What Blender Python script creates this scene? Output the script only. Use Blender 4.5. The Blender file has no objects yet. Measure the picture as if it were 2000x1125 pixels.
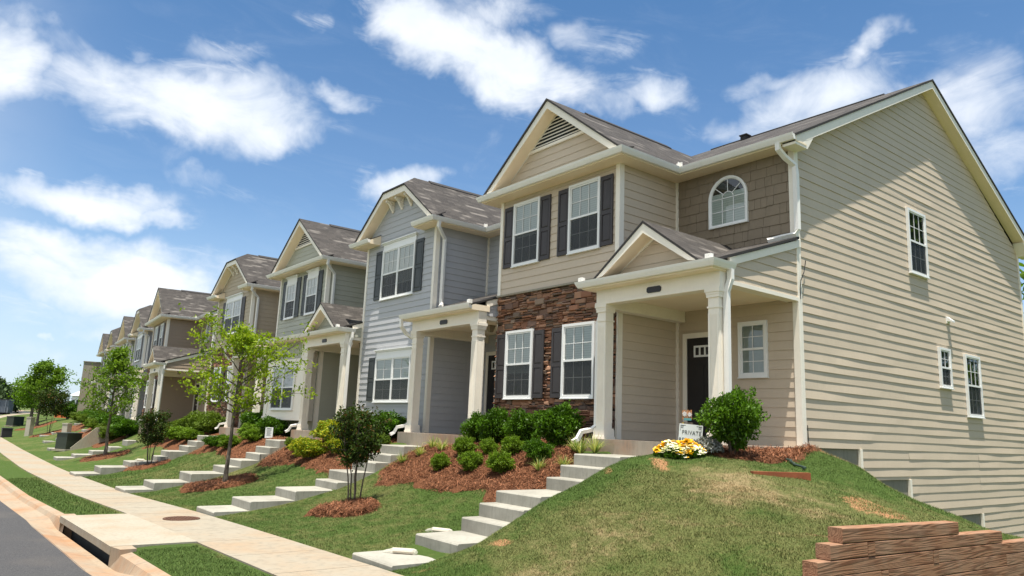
import bpy, math, random
import numpy as np
from mathutils import Vector, Matrix

# ------------------------------------------------------------------ camera, sky, sun
sc = bpy.context.scene
COL = sc.collection
cam = bpy.data.cameras.new('camera')
cam.sensor_width = 36.0
cam.lens = 1442.2 / 2000 * 36.0
cam.clip_start, cam.clip_end = 0.05, 5000
co = bpy.data.objects.new('camera', cam)
COL.objects.link(co)
_r, _d, _f = (0.62267374, 0.78144424, 0.04027793), (-0.12178467, 0.14763119, -0.98151593), (-0.77294626, 0.60625896, 0.18709399)
co.matrix_world = Matrix(((_r[0], -_d[0], -_f[0], 0), (_r[1], -_d[1], -_f[1], 0), (_r[2], -_d[2], -_f[2], 0), (0, 0, 0, 1)))
sc.camera = co
sc.view_settings.view_transform = 'Standard'
sc.view_settings.look = 'None'
sc.view_settings.gamma = 1
sc.view_settings.exposure = EXPOSURE = 0.88
sc.cycles.max_bounces = 6
sc.cycles.diffuse_bounces = 3
sc.cycles.transparent_max_bounces = 12
sc.cycles.use_denoising = True
sc.cycles.caustics_reflective = sc.cycles.caustics_refractive = False

SUN = Vector((0.152, -0.115, 1.0)).normalized()
sun = bpy.data.lights.new('sun', 'SUN')
sun.energy = 5.0
sun.angle = math.radians(0.5)
sun.color = (1.0, 0.94, 0.84)
so = bpy.data.objects.new('sun', sun)
COL.objects.link(so)
so.rotation_euler = SUN.to_track_quat('Z', 'Y').to_euler()
so.location = (0, -20, 60)

W = bpy.data.worlds.new('World')
sc.world = W
W.use_nodes = True
W.cycles.sampling_method = 'MANUAL'
W.cycles.sample_map_resolution = 512
nt = W.node_tree
nt.nodes.clear()

class G:
    """small helper to wire shader nodes"""
    def __init__(s, nt): s.nt = nt
    def n(s, t, **k):
        o = s.nt.nodes.new(t)
        for a, v in k.items(): setattr(o, a, v)
        return o
    def l(s, a, b): s.nt.links.new(a, b)
    def put(s, sock, v):
        if hasattr(v, 'is_output'): s.l(v, sock)
        else: sock.default_value = v
    def m(s, op, a, b=None, c=None, clamp=False):
        o = s.n('ShaderNodeMath', operation=op, use_clamp=clamp)
        for i, v in enumerate((a, b, c)):
            if v is not None: s.put(o.inputs[i], v)
        return o.outputs[0]
    def noise(s, vec, scale, detail=4, rough=.55, dist=0.0, out=0):
        o = s.n('ShaderNodeTexNoise')
        if vec is not None: s.l(vec, o.inputs['Vector'])
        o.inputs['Scale'].default_value = scale
        o.inputs['Detail'].default_value = detail
        o.inputs['Roughness'].default_value = rough
        o.inputs['Distortion'].default_value = dist
        return o.outputs[out]
    def ramp(s, x, a, b, smooth=True):
        o = s.n('ShaderNodeMapRange')
        o.interpolation_type = 'SMOOTHSTEP' if smooth else 'LINEAR'
        s.put(o.inputs['Value'], x)
        o.inputs['From Min'].default_value = a
        o.inputs['From Max'].default_value = b
        return o.outputs[0]
    def mix(s, f, a, b, kind='MIX'):
        o = s.n('ShaderNodeMix', data_type='RGBA', blend_type=kind)
        s.put(o.inputs['Factor'], f)
        s.put(o.inputs[6], a if hasattr(a, 'is_output') else (*a, 1) if len(a) == 3 else a)
        s.put(o.inputs[7], b if hasattr(b, 'is_output') else (*b, 1) if len(b) == 3 else b)
        return o.outputs[2]
    def map(s, vec, scale=(1, 1, 1), rot=(0, 0, 0), loc=(0, 0, 0)):
        o = s.n('ShaderNodeMapping')
        s.l(vec, o.inputs['Vector'])
        o.inputs['Scale'].default_value = scale
        o.inputs['Rotation'].default_value = rot
        o.inputs['Location'].default_value = loc
        return o.outputs[0]

g = G(nt)
SKY_STRENGTH = 0.115
sky = g.n('ShaderNodeTexSky', sky_type='NISHITA')
sky.sun_disc = False
sky.sun_elevation = math.asin(SUN.z)
sky.sun_rotation = math.atan2(SUN.x, SUN.y)
sky.air_density, sky.dust_density, sky.ozone_density = 1.0, 0.6, 3.0
tc = g.n('ShaderNodeTexCoord')
sep = g.n('ShaderNodeSeparateXYZ')
g.l(tc.outputs['Generated'], sep.inputs[0])
dx, dy, dz = sep.outputs
az = g.m('ARCTAN2', dx, dy)
el = g.m('ARCSINE', dz)
# cloud banks: azimuth, elevation, half width, half height, tilt, weight (radians)
CLOUDS = [
 (-1.337, 0.380, 0.144, 0.049, 0.024, 1.10),
 (-1.454, 0.372, 0.065, 0.029, 0.063, 0.83),
 (-1.252, 0.364, 0.072, 0.029, 0.023, 0.88),
 (-1.544, 0.373, 0.050, 0.043, 0.291, 1.05),
 (-1.542, 0.421, 0.045, 0.027, 0.126, 0.56),
 (-1.162, 0.421, 0.043, 0.016, -0.026, 0.80),
 (-1.414, 0.433, 0.022, 0.012, -0.012, 0.51),
 (-1.308, 0.446, 0.045, 0.019, 0.120, 0.56),
 (-1.497, 0.404, 0.032, 0.022, 0.280, 0.40),
 (-1.026, 0.517, 0.088, 0.045, -0.133, 1.21),
 (-0.930, 0.479, 0.110, 0.047, -0.333, 1.15),
 (-0.851, 0.455, 0.089, 0.032, -0.215, 0.88),
 (-0.730, 0.447, 0.072, 0.019, -0.111, 0.69),
 (-0.831, 0.524, 0.041, 0.020, 0.000, 0.51),
 (-0.778, 0.503, 0.044, 0.016, -0.021, 0.38),
 (-0.995, 0.547, 0.121, 0.024, 0.072, 0.67),
 (-0.495, 0.423, 0.093, 0.043, 0.133, 0.88),
 (-0.431, 0.473, 0.049, 0.019, 0.319, 0.78),
 (-0.566, 0.450, 0.063, 0.015, -0.020, 0.56),
 (-0.541, 0.388, 0.083, 0.038, 0.076, 0.78),
 (-0.350, 0.387, 0.092, 0.043, -0.080, 0.69),
 (-0.297, 0.329, 0.040, 0.051, -0.165, 0.61),
 (-0.631, 0.391, 0.033, 0.021, -0.061, 0.47),
 (-0.320, 0.430, 0.049, 0.027, -0.380, 0.40),
 (-1.458, 0.247, 0.105, 0.021, 0.073, 0.94),
 (-1.374, 0.241, 0.046, 0.012, 0.066, 0.83),
 (-1.320, 0.292, 0.043, 0.014, -0.018, 0.45),
 (-1.450, 0.190, 0.110, 0.024, 0.039, 0.88),
 (-1.403, 0.157, 0.115, 0.037, 0.012, 1.05),
 (-1.333, 0.147, 0.064, 0.032, -0.041, 0.83),
 (-1.440, 0.113, 0.104, 0.024, 0.013, 0.47),
 (-1.411, 0.098, 0.048, 0.011, 0.100, 0.56),
 (-1.296, 0.186, 0.055, 0.026, -0.067, 0.45),
 (-1.079, 0.308, 0.051, 0.024, 0.340, 0.94),
 (-1.476, 0.088, 0.010, 0.005, 0.105, 0.67),
 (-1.201, 0.510, 0.028, 0.011, 0.163, 0.38),
 (-1.479, 0.068, 0.059, 0.014, 0.092, 0.32),
 (-1.125, 0.309, 0.017, 0.017, 0.103, 0.45),
 (-1.744, 0.271, 0.104, 0.056, 0.334, 0.88),
 (-0.039, 0.299, 0.130, 0.068, -0.264, 0.88),
 (-1.390, 0.751, 0.327, 0.083, 0.165, 0.67),
 (-0.544, 0.842, 0.371, 0.062, -0.164, 0.67),
 (-0.119, 0.539, 0.128, 0.054, -0.375, 0.56),
]
wn = g.noise(tc.outputs['Generated'], 7.0, 5, .6, 0, 1)
ws = g.n('ShaderNodeSeparateXYZ'); g.l(wn, ws.inputs[0])
az2 = g.m('ADD', az, g.m('MULTIPLY', g.m('SUBTRACT', ws.outputs[0], .5), .16))
el2 = g.m('ADD', el, g.m('MULTIPLY', g.m('SUBTRACT', ws.outputs[1], .5), .10))
field = 0.0
for (a0, e0, ra, re, t, w) in CLOUDS:
    c, s_ = math.cos(t), math.sin(t)
    da = g.m('SUBTRACT', az2, a0); de = g.m('SUBTRACT', el2, e0)
    u = g.m('MULTIPLY', g.m('ADD', g.m('MULTIPLY', da, c), g.m('MULTIPLY', de, s_)), 1 / ra)
    v = g.m('MULTIPLY', g.m('SUBTRACT', g.m('MULTIPLY', de, c), g.m('MULTIPLY', da, s_)), 1 / re)
    d2 = g.m('ADD', g.m('MULTIPLY', u, u), g.m('MULTIPLY', v, v))
    b = g.m('MULTIPLY', g.m('SUBTRACT', 1.0, g.m('MULTIPLY', d2, .55), None, True), w)
    field = g.m('MAXIMUM', field, b) if hasattr(field, 'is_output') else b
cv = g.n('ShaderNodeCombineXYZ')
g.l(az, cv.inputs[0]); g.l(g.m('MULTIPLY', el, 1.7), cv.inputs[1])
fb = g.noise(cv.outputs[0], 9.0, 9, .60, .6)
fb2 = g.noise(cv.outputs[0], 3.2, 5, .55, .3)
dens = g.m('ADD', field, g.m('ADD', g.m('MULTIPLY', g.m('SUBTRACT', fb, .5), 1.35), g.m('MULTIPLY', g.m('SUBTRACT', fb2, .5), .55)))
dens = g.ramp(dens, .12, 1.14)
wv = g.n('ShaderNodeCombineXYZ'); g.l(g.m('ADD', g.m('MULTIPLY', az, .8), g.m('MULTIPLY', el, -.7)), wv.inputs[0]); g.l(g.m('ADD', g.m('MULTIPLY', el, 3.4), g.m('MULTIPLY', az, .6)), wv.inputs[1])
wisp = g.m('MULTIPLY', g.ramp(g.noise(wv.outputs[0], 6.5, 9, .66, 1.1), .46, .80), g.m('MULTIPLY', g.ramp(field, -.10, .45), .62))
dens = g.m('MAXIMUM', dens, wisp)
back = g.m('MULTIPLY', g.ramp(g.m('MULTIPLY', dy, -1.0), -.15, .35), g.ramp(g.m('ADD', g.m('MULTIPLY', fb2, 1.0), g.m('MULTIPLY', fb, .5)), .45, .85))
dens = g.m('MAXIMUM', dens, back)   # unseen bright cloud behind the camera, added to fill the shaded fronts
# thin far haze low over the horizon
low = g.m('MULTIPLY', g.ramp(el, .30, -.02), .66)
shade = g.ramp(g.noise(cv.outputs[0], 5.0, 6, .55), .35, .75)
cloud_col = g.mix(shade, (.70, .755, .83), (.90, .915, .93))
mul = g.n('ShaderNodeVectorMath', operation='MULTIPLY')
g.l(sky.outputs[0], mul.inputs[0])
mul.inputs[1].default_value = (SKY_STRENGTH * .87, SKY_STRENGTH * 1.0, SKY_STRENGTH * 1.06)
deep = g.mix(g.ramp(el, .22, .70), mul.outputs[0], (.62, .83, .91), 'MULTIPLY')
hz = g.mix(low, deep, (.56, .67, .81))
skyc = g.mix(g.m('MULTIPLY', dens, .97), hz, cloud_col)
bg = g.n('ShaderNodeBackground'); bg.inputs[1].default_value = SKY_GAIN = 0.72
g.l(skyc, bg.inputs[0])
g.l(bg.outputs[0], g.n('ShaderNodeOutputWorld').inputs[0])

# ------------------------------------------------------------------ helpers
rnd = random.Random(7)

def tag(o, label=None, cat=None, group=None, kind=None):
    if label: o['label'] = label
    if cat: o['category'] = cat
    if group: o['group'] = group
    if kind: o['kind'] = kind
    return o

def empty(name, loc=(0, 0, 0), rz=0.0, label=None, cat=None, group=None):
    o = bpy.data.objects.new(name, None)
    COL.objects.link(o)
    o.location = loc
    o.rotation_euler = (0, 0, rz)
    o.empty_display_size = .3
    return tag(o, label, cat, group)

class MB:
    """collects faces and links them as one mesh object"""
    def __init__(s): s.v, s.f, s.uv, s.mi = [], [], [], []
    def face(s, pts, uv=None, mi=0):
        i = len(s.v)
        s.v.extend(tuple(p) for p in pts)
        s.f.append(tuple(range(i, i + len(pts))))
        s.uv.append(uv or [(0, 0)] * len(pts)); s.mi.append(mi)
    def box(s, a, b, mi=0):
        x0, y0, z0 = (min(p, q) for p, q in zip(a, b)); x1, y1, z1 = (max(p, q) for p, q in zip(a, b))
        P = lambda i, j, k: ((x0, x1)[i], (y0, y1)[j], (z0, z1)[k])
        for q in (((0,0,0),(0,1,0),(1,1,0),(1,0,0)), ((0,0,1),(1,0,1),(1,1,1),(0,1,1)), ((0,0,0),(1,0,0),(1,0,1),(0,0,1)),
                  ((1,1,0),(0,1,0),(0,1,1),(1,1,1)), ((0,1,0),(0,0,0),(0,0,1),(0,1,1)), ((1,0,0),(1,1,0),(1,1,1),(1,0,1))):
            s.face([P(*c) for c in q], mi=mi)
    def obox(s, O, U, N, u0, u1, n0, n1, z0, z1, mi=0):
        """box in a wall frame: O origin, U along, N outward, Z up"""
        O, U, N = Vector(O), Vector(U), Vector(N); Z = Vector((0, 0, 1))
        s.hexa([O + U*u + N*n + Z*z for z in (z0, z1) for (u, n) in ((u0, n0), (u1, n0), (u1, n1), (u0, n1))], mi)
    def hexa(s, p, mi=0):
        for q in ((3,2,1,0), (4,5,6,7), (0,1,5,4), (1,2,6,5), (2,3,7,6), (3,0,4,7)):
            s.face([p[i] for i in q], mi=mi)
    def prism(s, poly, off, mi=0, uvf=None, mi_side=None):
        """polygon extruded by a vector"""
        off = Vector(off); P = [Vector(p) for p in poly]; Q = [p + off for p in P]
        s.face(P, [uvf(p) for p in P] if uvf else None, mi)
        s.face(Q[::-1], None, mi if mi_side is None else mi_side)
        n = len(P)
        for i in range(n):
            j = (i + 1) % n
            s.face([P[j], P[i], Q[i], Q[j]], None, mi if mi_side is None else mi_side)
    def sweep(s, path, prof, z, side=1, mi=0, caps=True, zs=None):
        """profile (outward, up) swept along a mitred horizontal path"""
        n = len(path); rings = []
        for i, p in enumerate(path):
            p = Vector(p[:2])
            d0 = (p - Vector(path[i-1][:2])).normalized() if i else None
            d1 = (Vector(path[i+1][:2]) - p).normalized() if i < n - 1 else None
            if d0 is None: d0 = d1
            if d1 is None: d1 = d0
            n0, n1 = Vector((d0.y, -d0.x)) * side, Vector((d1.y, -d1.x)) * side
            m = (n0 + n1); m = m / max(.2, m.dot(n0))
            zz = z if zs is None else zs[i]
            rings.append([(p.x + m.x*o, p.y + m.y*o, zz + h) for o, h in prof])
        k = len(prof)
        for a, b in zip(rings, rings[1:]):
            for i in range(k):
                j = (i + 1) % k
                s.face([a[i], a[j], b[j], b[i]], mi=mi)
        if caps:
            s.face(rings[0], mi=mi); s.face(rings[-1][::-1], mi=mi)
    def tube(s, pts, r, seg=6, mi=0, sx=1.0, caps=True):
        pts = [Vector(p) for p in pts]; rr = r if isinstance(r, (list, tuple)) else [r] * len(pts)
        rings = []; ref = None
        for i, p in enumerate(pts):
            d = (pts[min(i+1, len(pts)-1)] - pts[max(i-1, 0)]).normalized()
            if ref is None:
                ref = Vector((1, 0, 0)) if abs(d.x) < .8 else Vector((0, 1, 0))
            a = (ref - d * ref.dot(d)).normalized(); b = d.cross(a); ref = a
            rings.append([p + a*math.cos(t)*rr[i]*sx + b*math.sin(t)*rr[i] for t in (2*math.pi*q/seg + (math.pi/4 if seg == 4 else 0) for q in range(seg))])
        for A, B in zip(rings, rings[1:]):
            for q in range(seg):
                w = (q + 1) % seg
                s.face([A[q], A[w], B[w], B[q]], mi=mi)
        if caps:
            s.face(rings[0][::-1], mi=mi); s.face(rings[-1], mi=mi)
    def lathe(s, prof, c=(0, 0, 0), seg=16, mi=0):
        c = Vector(c)
        R = [[c + Vector((r*math.cos(2*math.pi*q/seg), r*math.sin(2*math.pi*q/seg), z)) for q in range(seg)] for r, z in prof]
        for A, B in zip(R, R[1:]):
            for q in range(seg):
                w = (q + 1) % seg
                s.face([A[q], A[w], B[w], B[q]], mi=mi)
        s.face(R[0][::-1], mi=mi); s.face(R[-1], mi=mi)
    def build(s, name, mats, parent=None, smooth=False, weld=False, loc=None):
        me = bpy.data.meshes.new(name)
        me.from_pydata(s.v, [], s.f)
        for m in (mats if isinstance(mats, (list, tuple)) else [mats]): me.materials.append(m)
        if any(s.mi): me.polygons.foreach_set('material_index', s.mi)
        uvl = me.uv_layers.new(name='UVMap')
        flat = [c for f in s.uv for p in f for c in p]
        uvl.data.foreach_set('uv', flat)
        if weld:
            import bmesh
            b = bmesh.new(); b.from_mesh(me); bmesh.ops.remove_doubles(b, verts=b.verts, dist=1e-4); b.to_mesh(me); b.free()
        if smooth: me.polygons.foreach_set('use_smooth', [True] * len(me.polygons))
        me.update()
        return link(name, me, parent, loc)

def link(name, me, parent=None, loc=None):
    o = bpy.data.objects.new(name, me)
    COL.objects.link(o)
    if parent: o.parent = parent
    if loc: o.location = loc
    return o

def raw_mesh(name, verts, faces_n, mats, cols=None, smooth=False, parent=None, normals=None):
    """numpy verts (n,3); faces of equal size faces_n laid out in order"""
    n = len(verts); nf = n // faces_n
    me = bpy.data.meshes.new(name)
    me.vertices.add(n); me.vertices.foreach_set('co', np.ascontiguousarray(verts, np.float32).ravel())
    me.loops.add(n); me.loops.foreach_set('vertex_index', np.arange(n, dtype=np.int32))
    me.polygons.add(nf)
    me.polygons.foreach_set('loop_start', np.arange(0, n, faces_n, dtype=np.int32))
    me.polygons.foreach_set('loop_total', np.full(nf, faces_n, np.int32))
    for m in (mats if isinstance(mats, (list, tuple)) else [mats]): me.materials.append(m)
    if cols is not None:
        ca = me.color_attributes.new('tint', 'FLOAT_COLOR', 'POINT')
        ca.data.foreach_set('color', np.ascontiguousarray(cols, np.float32).ravel())
    me.update()
    me.validate()
    return link(name, me, parent)

# ------------------------------------------------------------------ materials
def new_mat(name):
    m = bpy.data.materials.new(name); m.use_nodes = True
    t = m.node_tree; t.nodes.clear()
    q = G(t)
    p = q.n('ShaderNodeBsdfPrincipled')
    q.l(p.outputs[0], q.n('ShaderNodeOutputMaterial').inputs[0])
    return m, q, p

def obj_coord(q): return q.n('ShaderNodeTexCoord').outputs['Object']
def world_pos(q): return q.n('ShaderNodeNewGeometry').outputs['Position']

def bump(q, p, h, strength=.3, dist=.01):
    b = q.n('ShaderNodeBump')
    b.inputs['Strength'].default_value = strength
    b.inputs['Distance'].default_value = dist
    q.l(h, b.inputs['Height']); q.l(b.outputs[0], p.inputs['Normal'])

def paint(name, c, rough=.55, var=.10, scale=2.5, grain=0.0, spec=.35, dirt=0.0):
    m, q, p = new_mat(name)
    v = obj_coord(q)
    n1 = q.noise(v, scale, 5, .6)
    n2 = q.noise(v, scale * 9, 3, .6)
    f = q.m('ADD', q.m('MULTIPLY', n1, .7), q.m('MULTIPLY', n2, .3))
    lo = tuple(x * (1 - var) for x in c); hi = tuple(min(1, x * (1 + var)) for x in c)
    col = q.mix(q.ramp(f, .3, .7, False), lo, hi)
    if dirt:
        st = q.noise(q.map(v, (6, 6, .7)), 2.2, 5, .65)
        col = q.mix(q.m('MULTIPLY', q.ramp(st, .52, .8), dirt), col, tuple(x * .55 for x in c))
    q.l(col, p.inputs['Base Color'])
    p.inputs['Roughness'].default_value = rough
    p.inputs['Specular IOR Level'].default_value = spec
    if grain:
        gr = q.noise(q.map(v, (4, 4, 60)), 6, 4, .6)
        bump(q, p, gr, grain, .004)
    return m

M = {}
M['trim'] = paint('cream_trim', (.86, .80, .69), .5, .05, 2, dirt=.12)
M['soffit'] = paint('bounce_warm_soffit', (.90, .755, .555), .6, .04, 2)  # warm light bounced off the ground is put into the soffit colour
M['gutter'] = paint('white_gutter', (.84, .82, .77), .38, .04, 2, dirt=.16)
M['vinyl'] = paint('white_vinyl', (.82, .82, .80), .35, .02)
M['shutter_black'] = paint('black_brown_shutter', (.045, .039, .040), .5, .12, 6, .12)
M['shutter_green'] = paint('dark_slate_shutter', (.042, .050, .052), .5, .12, 6, .12)
M['door'] = paint('dark_door', (.022, .020, .020), .45, .1)
M['metal_dark'] = paint('dark_metal', (.02, .02, .022), .4, .1)
SID = {}
for k, c in dict(beige=(.562, .466, .355), grey=(.435, .44, .455), sage=(.41, .41, .335), tan=(.46, .38, .275), brown=(.325, .25, .180),
                 stonegrey=(.42, .41, .39), khaki=(.40, .37, .30), slate=(.36, .365, .37)).items():
    SID[k] = paint('siding_' + k, c, .62, .05, 1.3, .25, dirt=.10)
M['shingle_wall'] = paint('brown_shake', (.235, .185, .130), .7, .13, 1.2, .3)
M['ceiling'] = paint('porch_ceiling', (.88, .76, .58), .6, .04)  # ceiling colour also carries warm bounce light

def m_concrete(name, base, stain, s=1.0, stain_amt=.6, rough=.85, joint=0):
    m, q, p = new_mat(name)
    v = world_pos(q)
    n1 = q.noise(v, .55 * s, 6, .62)
    n2 = q.noise(v, 9 * s, 5, .65)
    n3 = q.noise(q.map(v, (3, 3, .6)), 3.0 * s, 5, .6)
    col = q.mix(q.m('MULTIPLY', q.ramp(n1, .40, .70), stain_amt), base, stain)
    col = q.mix(q.m('MULTIPLY', q.ramp(n3, .46, .72), .5), col, tuple(x * .62 for x in base))
    col = q.mix(.5, col, q.mix(n2, tuple(x * .75 for x in base), tuple(x * 1.2 for x in base)), 'SOFT_LIGHT')
    sp = q.noise(v, 2.2 * s, 6, .7)
    col = q.mix(q.m('MULTIPLY', q.ramp(sp, .60, .72), .30), col, tuple(x * .5 for x in base))
    if joint:
        sx = q.n('ShaderNodeSeparateXYZ'); q.l(v, sx.inputs[0])
        ln = q.m('LESS_THAN', q.m('ABSOLUTE', q.m('SUBTRACT', q.m('FRACT', q.m('DIVIDE', sx.outputs[0], joint)), .5)), .009 / joint)
        col = q.mix(q.m('MULTIPLY', ln, .7), col, tuple(x * .3 for x in base))
    q.l(col, p.inputs['Base Color'])
    p.inputs['Roughness'].default_value = rough
    p.inputs['Specular IOR Level'].default_value = .25
    bump(q, p, q.m('ADD', n2, q.m('MULTIPLY', q.noise(v, 60 * s, 3, .6), .6)), .35, .006)
    return m
M['walk'] = m_concrete('sidewalk_concrete', (.325, .297, .245), (.345, .255, .172), 1.0, .8)
M['kerb'] = m_concrete('kerb_concrete', (.34, .285, .22), (.36, .20, .105), 1.4, .9, .85, 2.4)
M['step'] = m_concrete('step_concrete', (.36, .35, .31), (.24, .23, .20), 2.2, .75)
M['slab'] = m_concrete('slab_concrete', (.36, .32, .27), (.36, .20, .12), 1.6, .7)
M['found'] = m_concrete('foundation_concrete', (.30, .285, .24), (.24, .23, .19), 1.2, .6)
M['pale'] = m_concrete('pale_concrete', (.355, .33, .275), (.33, .255, .18), 2.0, .7)

def m_asphalt():
    m, q, p = new_mat('asphalt')
    v = world_pos(q)
    a = q.noise(v, 55, 5, .8); b = q.noise(v, .8, 5, .6); c = q.noise(v, 30, 2, .5)
    col = q.mix(q.ramp(a, .35, .75), (.034, .034, .037), (.112, .110, .108))
    col = q.mix(q.m('MULTIPLY', q.ramp(b, .45, .75), .45), col, (.095, .086, .078))
    q.l(col, p.inputs['Base Color']); p.inputs['Roughness'].default_value = .9
    p.inputs['Specular IOR Level'].default_value = .2
    bump(q, p, q.m('ADD', a, c), .6, .008)
    return m
M['asphalt'] = m_asphalt()

def grass_color(q, v, blades=False):
    big = q.noise(v, .42, 5, .62, .4)
    mid = q.noise(q.map(v, (1, 1.6, 1)), 1.9, 5, .65, .5)
    fine = q.noise(v, 16, 4, .7)
    f = q.m('ADD', q.m('MULTIPLY', big, .52), q.m('ADD', q.m('MULTIPLY', mid, .40), q.m('MULTIPLY', fine, .16)))
    s = q.n('ShaderNodeSeparateXYZ'); q.l(v, s.inputs[0])
    X, Y, Z = s.outputs
    def spot(x, y, rx, ry, rot=0.0, w=1.0):
        c, sn = math.cos(rot), math.sin(rot)
        a = q.m('SUBTRACT', X, x); b = q.m('SUBTRACT', Y, y)
        u = q.m('MULTIPLY', q.m('ADD', q.m('MULTIPLY', a, c), q.m('MULTIPLY', b, sn)), 1/rx)
        w_ = q.m('MULTIPLY', q.m('SUBTRACT', q.m('MULTIPLY', b, c), q.m('MULTIPLY', a, sn)), 1/ry)
        d = q.m('SQRT', q.m('ADD', q.m('MULTIPLY', u, u), q.m('MULTIPLY', w_, w_)))
        return q.m('MULTIPLY', q.m('SUBTRACT', 1.0, d), w)
    f = q.m('ADD', .5, q.m('MULTIPLY', q.m('SUBTRACT', f, .5), 1.3))
    # the dried mound of the end garden, straw coloured
    dry = q.m('MAXIMUM', spot(-5.7, 7.9, 1.4, 1.1, .4, .34), spot(-6.0, 6.3, 2.0, 1.2, .3, .15), None)
    dry = q.m('MAXIMUM', dry, spot(-6.9, 14.0, .6, 3.0, 0, .3))
    dry = q.m('MAXIMUM', dry, 0.0)
    f = q.m('ADD', f, dry)
    f = q.m('SUBTRACT', f, q.m('MULTIPLY', q.ramp(X, -8.4, -9.2), .055))
    f = q.m('SUBTRACT', f, .035)
    lush = q.m('MAXIMUM', q.m('MAXIMUM', spot(-7.9, 7.6, 1.0, 2.0, .1, .3), spot(-5.6, 11.2, 1.6, 2.2, .2, .34)), q.m('MAXIMUM', spot(-8.0, 5.0, 1.4, .6, 0, .2), 0.0))
    strip = q.m('MULTIPLY', q.ramp(Y, 3.6, 3.3), .12)
    f = q.m('SUBTRACT', q.m('SUBTRACT', f, lush), strip)
    k = 1.25 if blades else 1.0
    green = q.mix(fine, tuple(x*k for x in (.030, .058, .012)), tuple(x*k for x in (.078, .122, .026)))
    olive = q.mix(fine, tuple(x*k for x in (.060, .078, .022)), tuple(x*k for x in (.150, .155, .055)))
    straw = q.mix(fine, tuple(x*k for x in (.150, .115, .055)), tuple(x*k for x in (.34, .265, .145)))
    col = q.mix(q.ramp(f, .40, .60), green, olive)
    col = q.mix(q.ramp(f, .60, .82), col, straw)
    clay = q.m('MAXIMUM', spot(-4.25, 8.72, .85, .46, -.89, 1.6), q.m('MAXIMUM', spot(-7.55, 7.75, .10, .42, .9), spot(-6.95, 8.2, .22, .6, .8)))
    clay = q.m('MAXIMUM', clay, q.m('MAXIMUM', spot(-8.1, 5.15, .28, .16, .2), spot(-7.4, 5.8, .25, .12, .5)))
    clay = q.m('ADD', clay, q.m('MULTIPLY', q.m('SUBTRACT', q.noise(v, 6, 5, .7), .5), 1.6))
    cf = q.ramp(clay, .30, .62)
    claycol = q.mix(fine, (.27, .115, .045), (.46, .27, .15))
    return col, cf, claycol, fine

def m_grass():
    m, q, p = new_mat('lawn')
    v = world_pos(q)
    col, cf, cc, fine = grass_color(q, v)
    q.l(q.mix(cf, col, cc), p.inputs['Base Color'])
    p.inputs['Roughness'].default_value = .95; p.inputs['Specular IOR Level'].default_value = .1
    h = q.m('ADD', q.noise(v, 34, 4, .75), q.m('MULTIPLY', q.noise(v, 5, 4, .6), 1.4))
    bump(q, p, h, .9, .035)
    return m
def m_blades():
    m, q, p = new_mat('grass_blades')
    v = world_pos(q)
    col, cf, cc, fine = grass_color(q, v, True)
    at = q.n('ShaderNodeAttribute'); at.attribute_name = 'tint'
    col = q.mix(1.0, col, at.outputs['Color'], 'MULTIPLY')
    q.l(col, p.inputs['Base Color'])
    p.inputs['Roughness'].default_value = .7; p.inputs['Specular IOR Level'].default_value = .2
    return m
M['grass'] = m_grass(); M['blades'] = m_blades()

def m_tint(name, base, rough=.75, trans=0.0, spec=.25, sat=None):
    """base colour times a per-leaf tint"""
    m, q, p = new_mat(name)
    at = q.n('ShaderNodeAttribute'); at.attribute_name = 'tint'
    c = q.mix(1.0, base, at.outputs['Color'], 'MULTIPLY')
    q.l(c, p.inputs['Base Color'])
    p.inputs['Roughness'].default_value = rough; p.inputs['Specular IOR Level'].default_value = spec
    if trans:
        t = q.n('ShaderNodeBsdfTranslucent')
        q.l(q.mix(1.0, c, (1.25, 1.35, .55), 'MULTIPLY'), t.inputs[0])
        mx = q.n('ShaderNodeMixShader'); mx.inputs[0].default_value = trans
        q.l(p.outputs[0], mx.inputs[1]); q.l(t.outputs[0], mx.inputs[2])
        out = [n for n in q.nt.nodes if n.type == 'OUTPUT_MATERIAL'][0]
        q.l(mx.outputs[0], out.inputs[0])
    return m
M['leaf_young'] = m_tint('spring_leaf', (.185, .262, .016), .6, .40, .15)
M['leaf_mid'] = m_tint('street_tree_leaf', (.105, .185, .016), .6, .35, .15)
M['leaf_dark'] = m_tint('crape_leaf', (.034, .058, .010), .6, .22, .12)
M['leaf_holly'] = m_tint('holly_leaf', (.052, .125, .007), .45, .26, .18)
M['leaf_box'] = m_tint('boxwood_leaf', (.105, .185, .014), .55, .28, .15)
M['leaf_gold'] = m_tint('golden_leaf', (.34, .33, .02), .6, .3, .15)
M['leaf_juniper'] = m_tint('juniper_leaf', (.088, .140, .014), .6, .22, .15)
M['leaf_lily'] = m_tint('variegated_leaf', (.36, .38, .16), .5, .3)
M['leaf_wood'] = m_tint('far_wood_leaf', (.040, .070, .022), .7, .15)
M['petal'] = m_tint('petal', (1, 1, 1), .6, .2)
M['straw'] = m_tint('pine_needles', (.215, .090, .044), .8, 0)
M['stone'] = m_tint('ledge_stone', (1, 1, 1), .82, 0, .25)

def m_straw_bed():
    m, q, p = new_mat('pine_straw_bed')
    v = world_pos(q)
    a = q.noise(v, 40, 5, .75); b = q.noise(v, 2.4, 4, .6)
    c = q.mix(q.ramp(a, .3, .7), (.070, .027, .014), (.215, .095, .046))
    c = q.mix(q.m('MULTIPLY', q.ramp(b, .45, .75), .5), c, (.155, .066, .032))
    q.l(c, p.inputs['Base Color']); p.inputs['Roughness'].default_value = .95
    p.inputs['Specular IOR Level'].default_value = .1
    bump(q, p, q.m('ADD', a, b), 1.0, .04)
    return m
M['bed'] = m_straw_bed()

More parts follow.
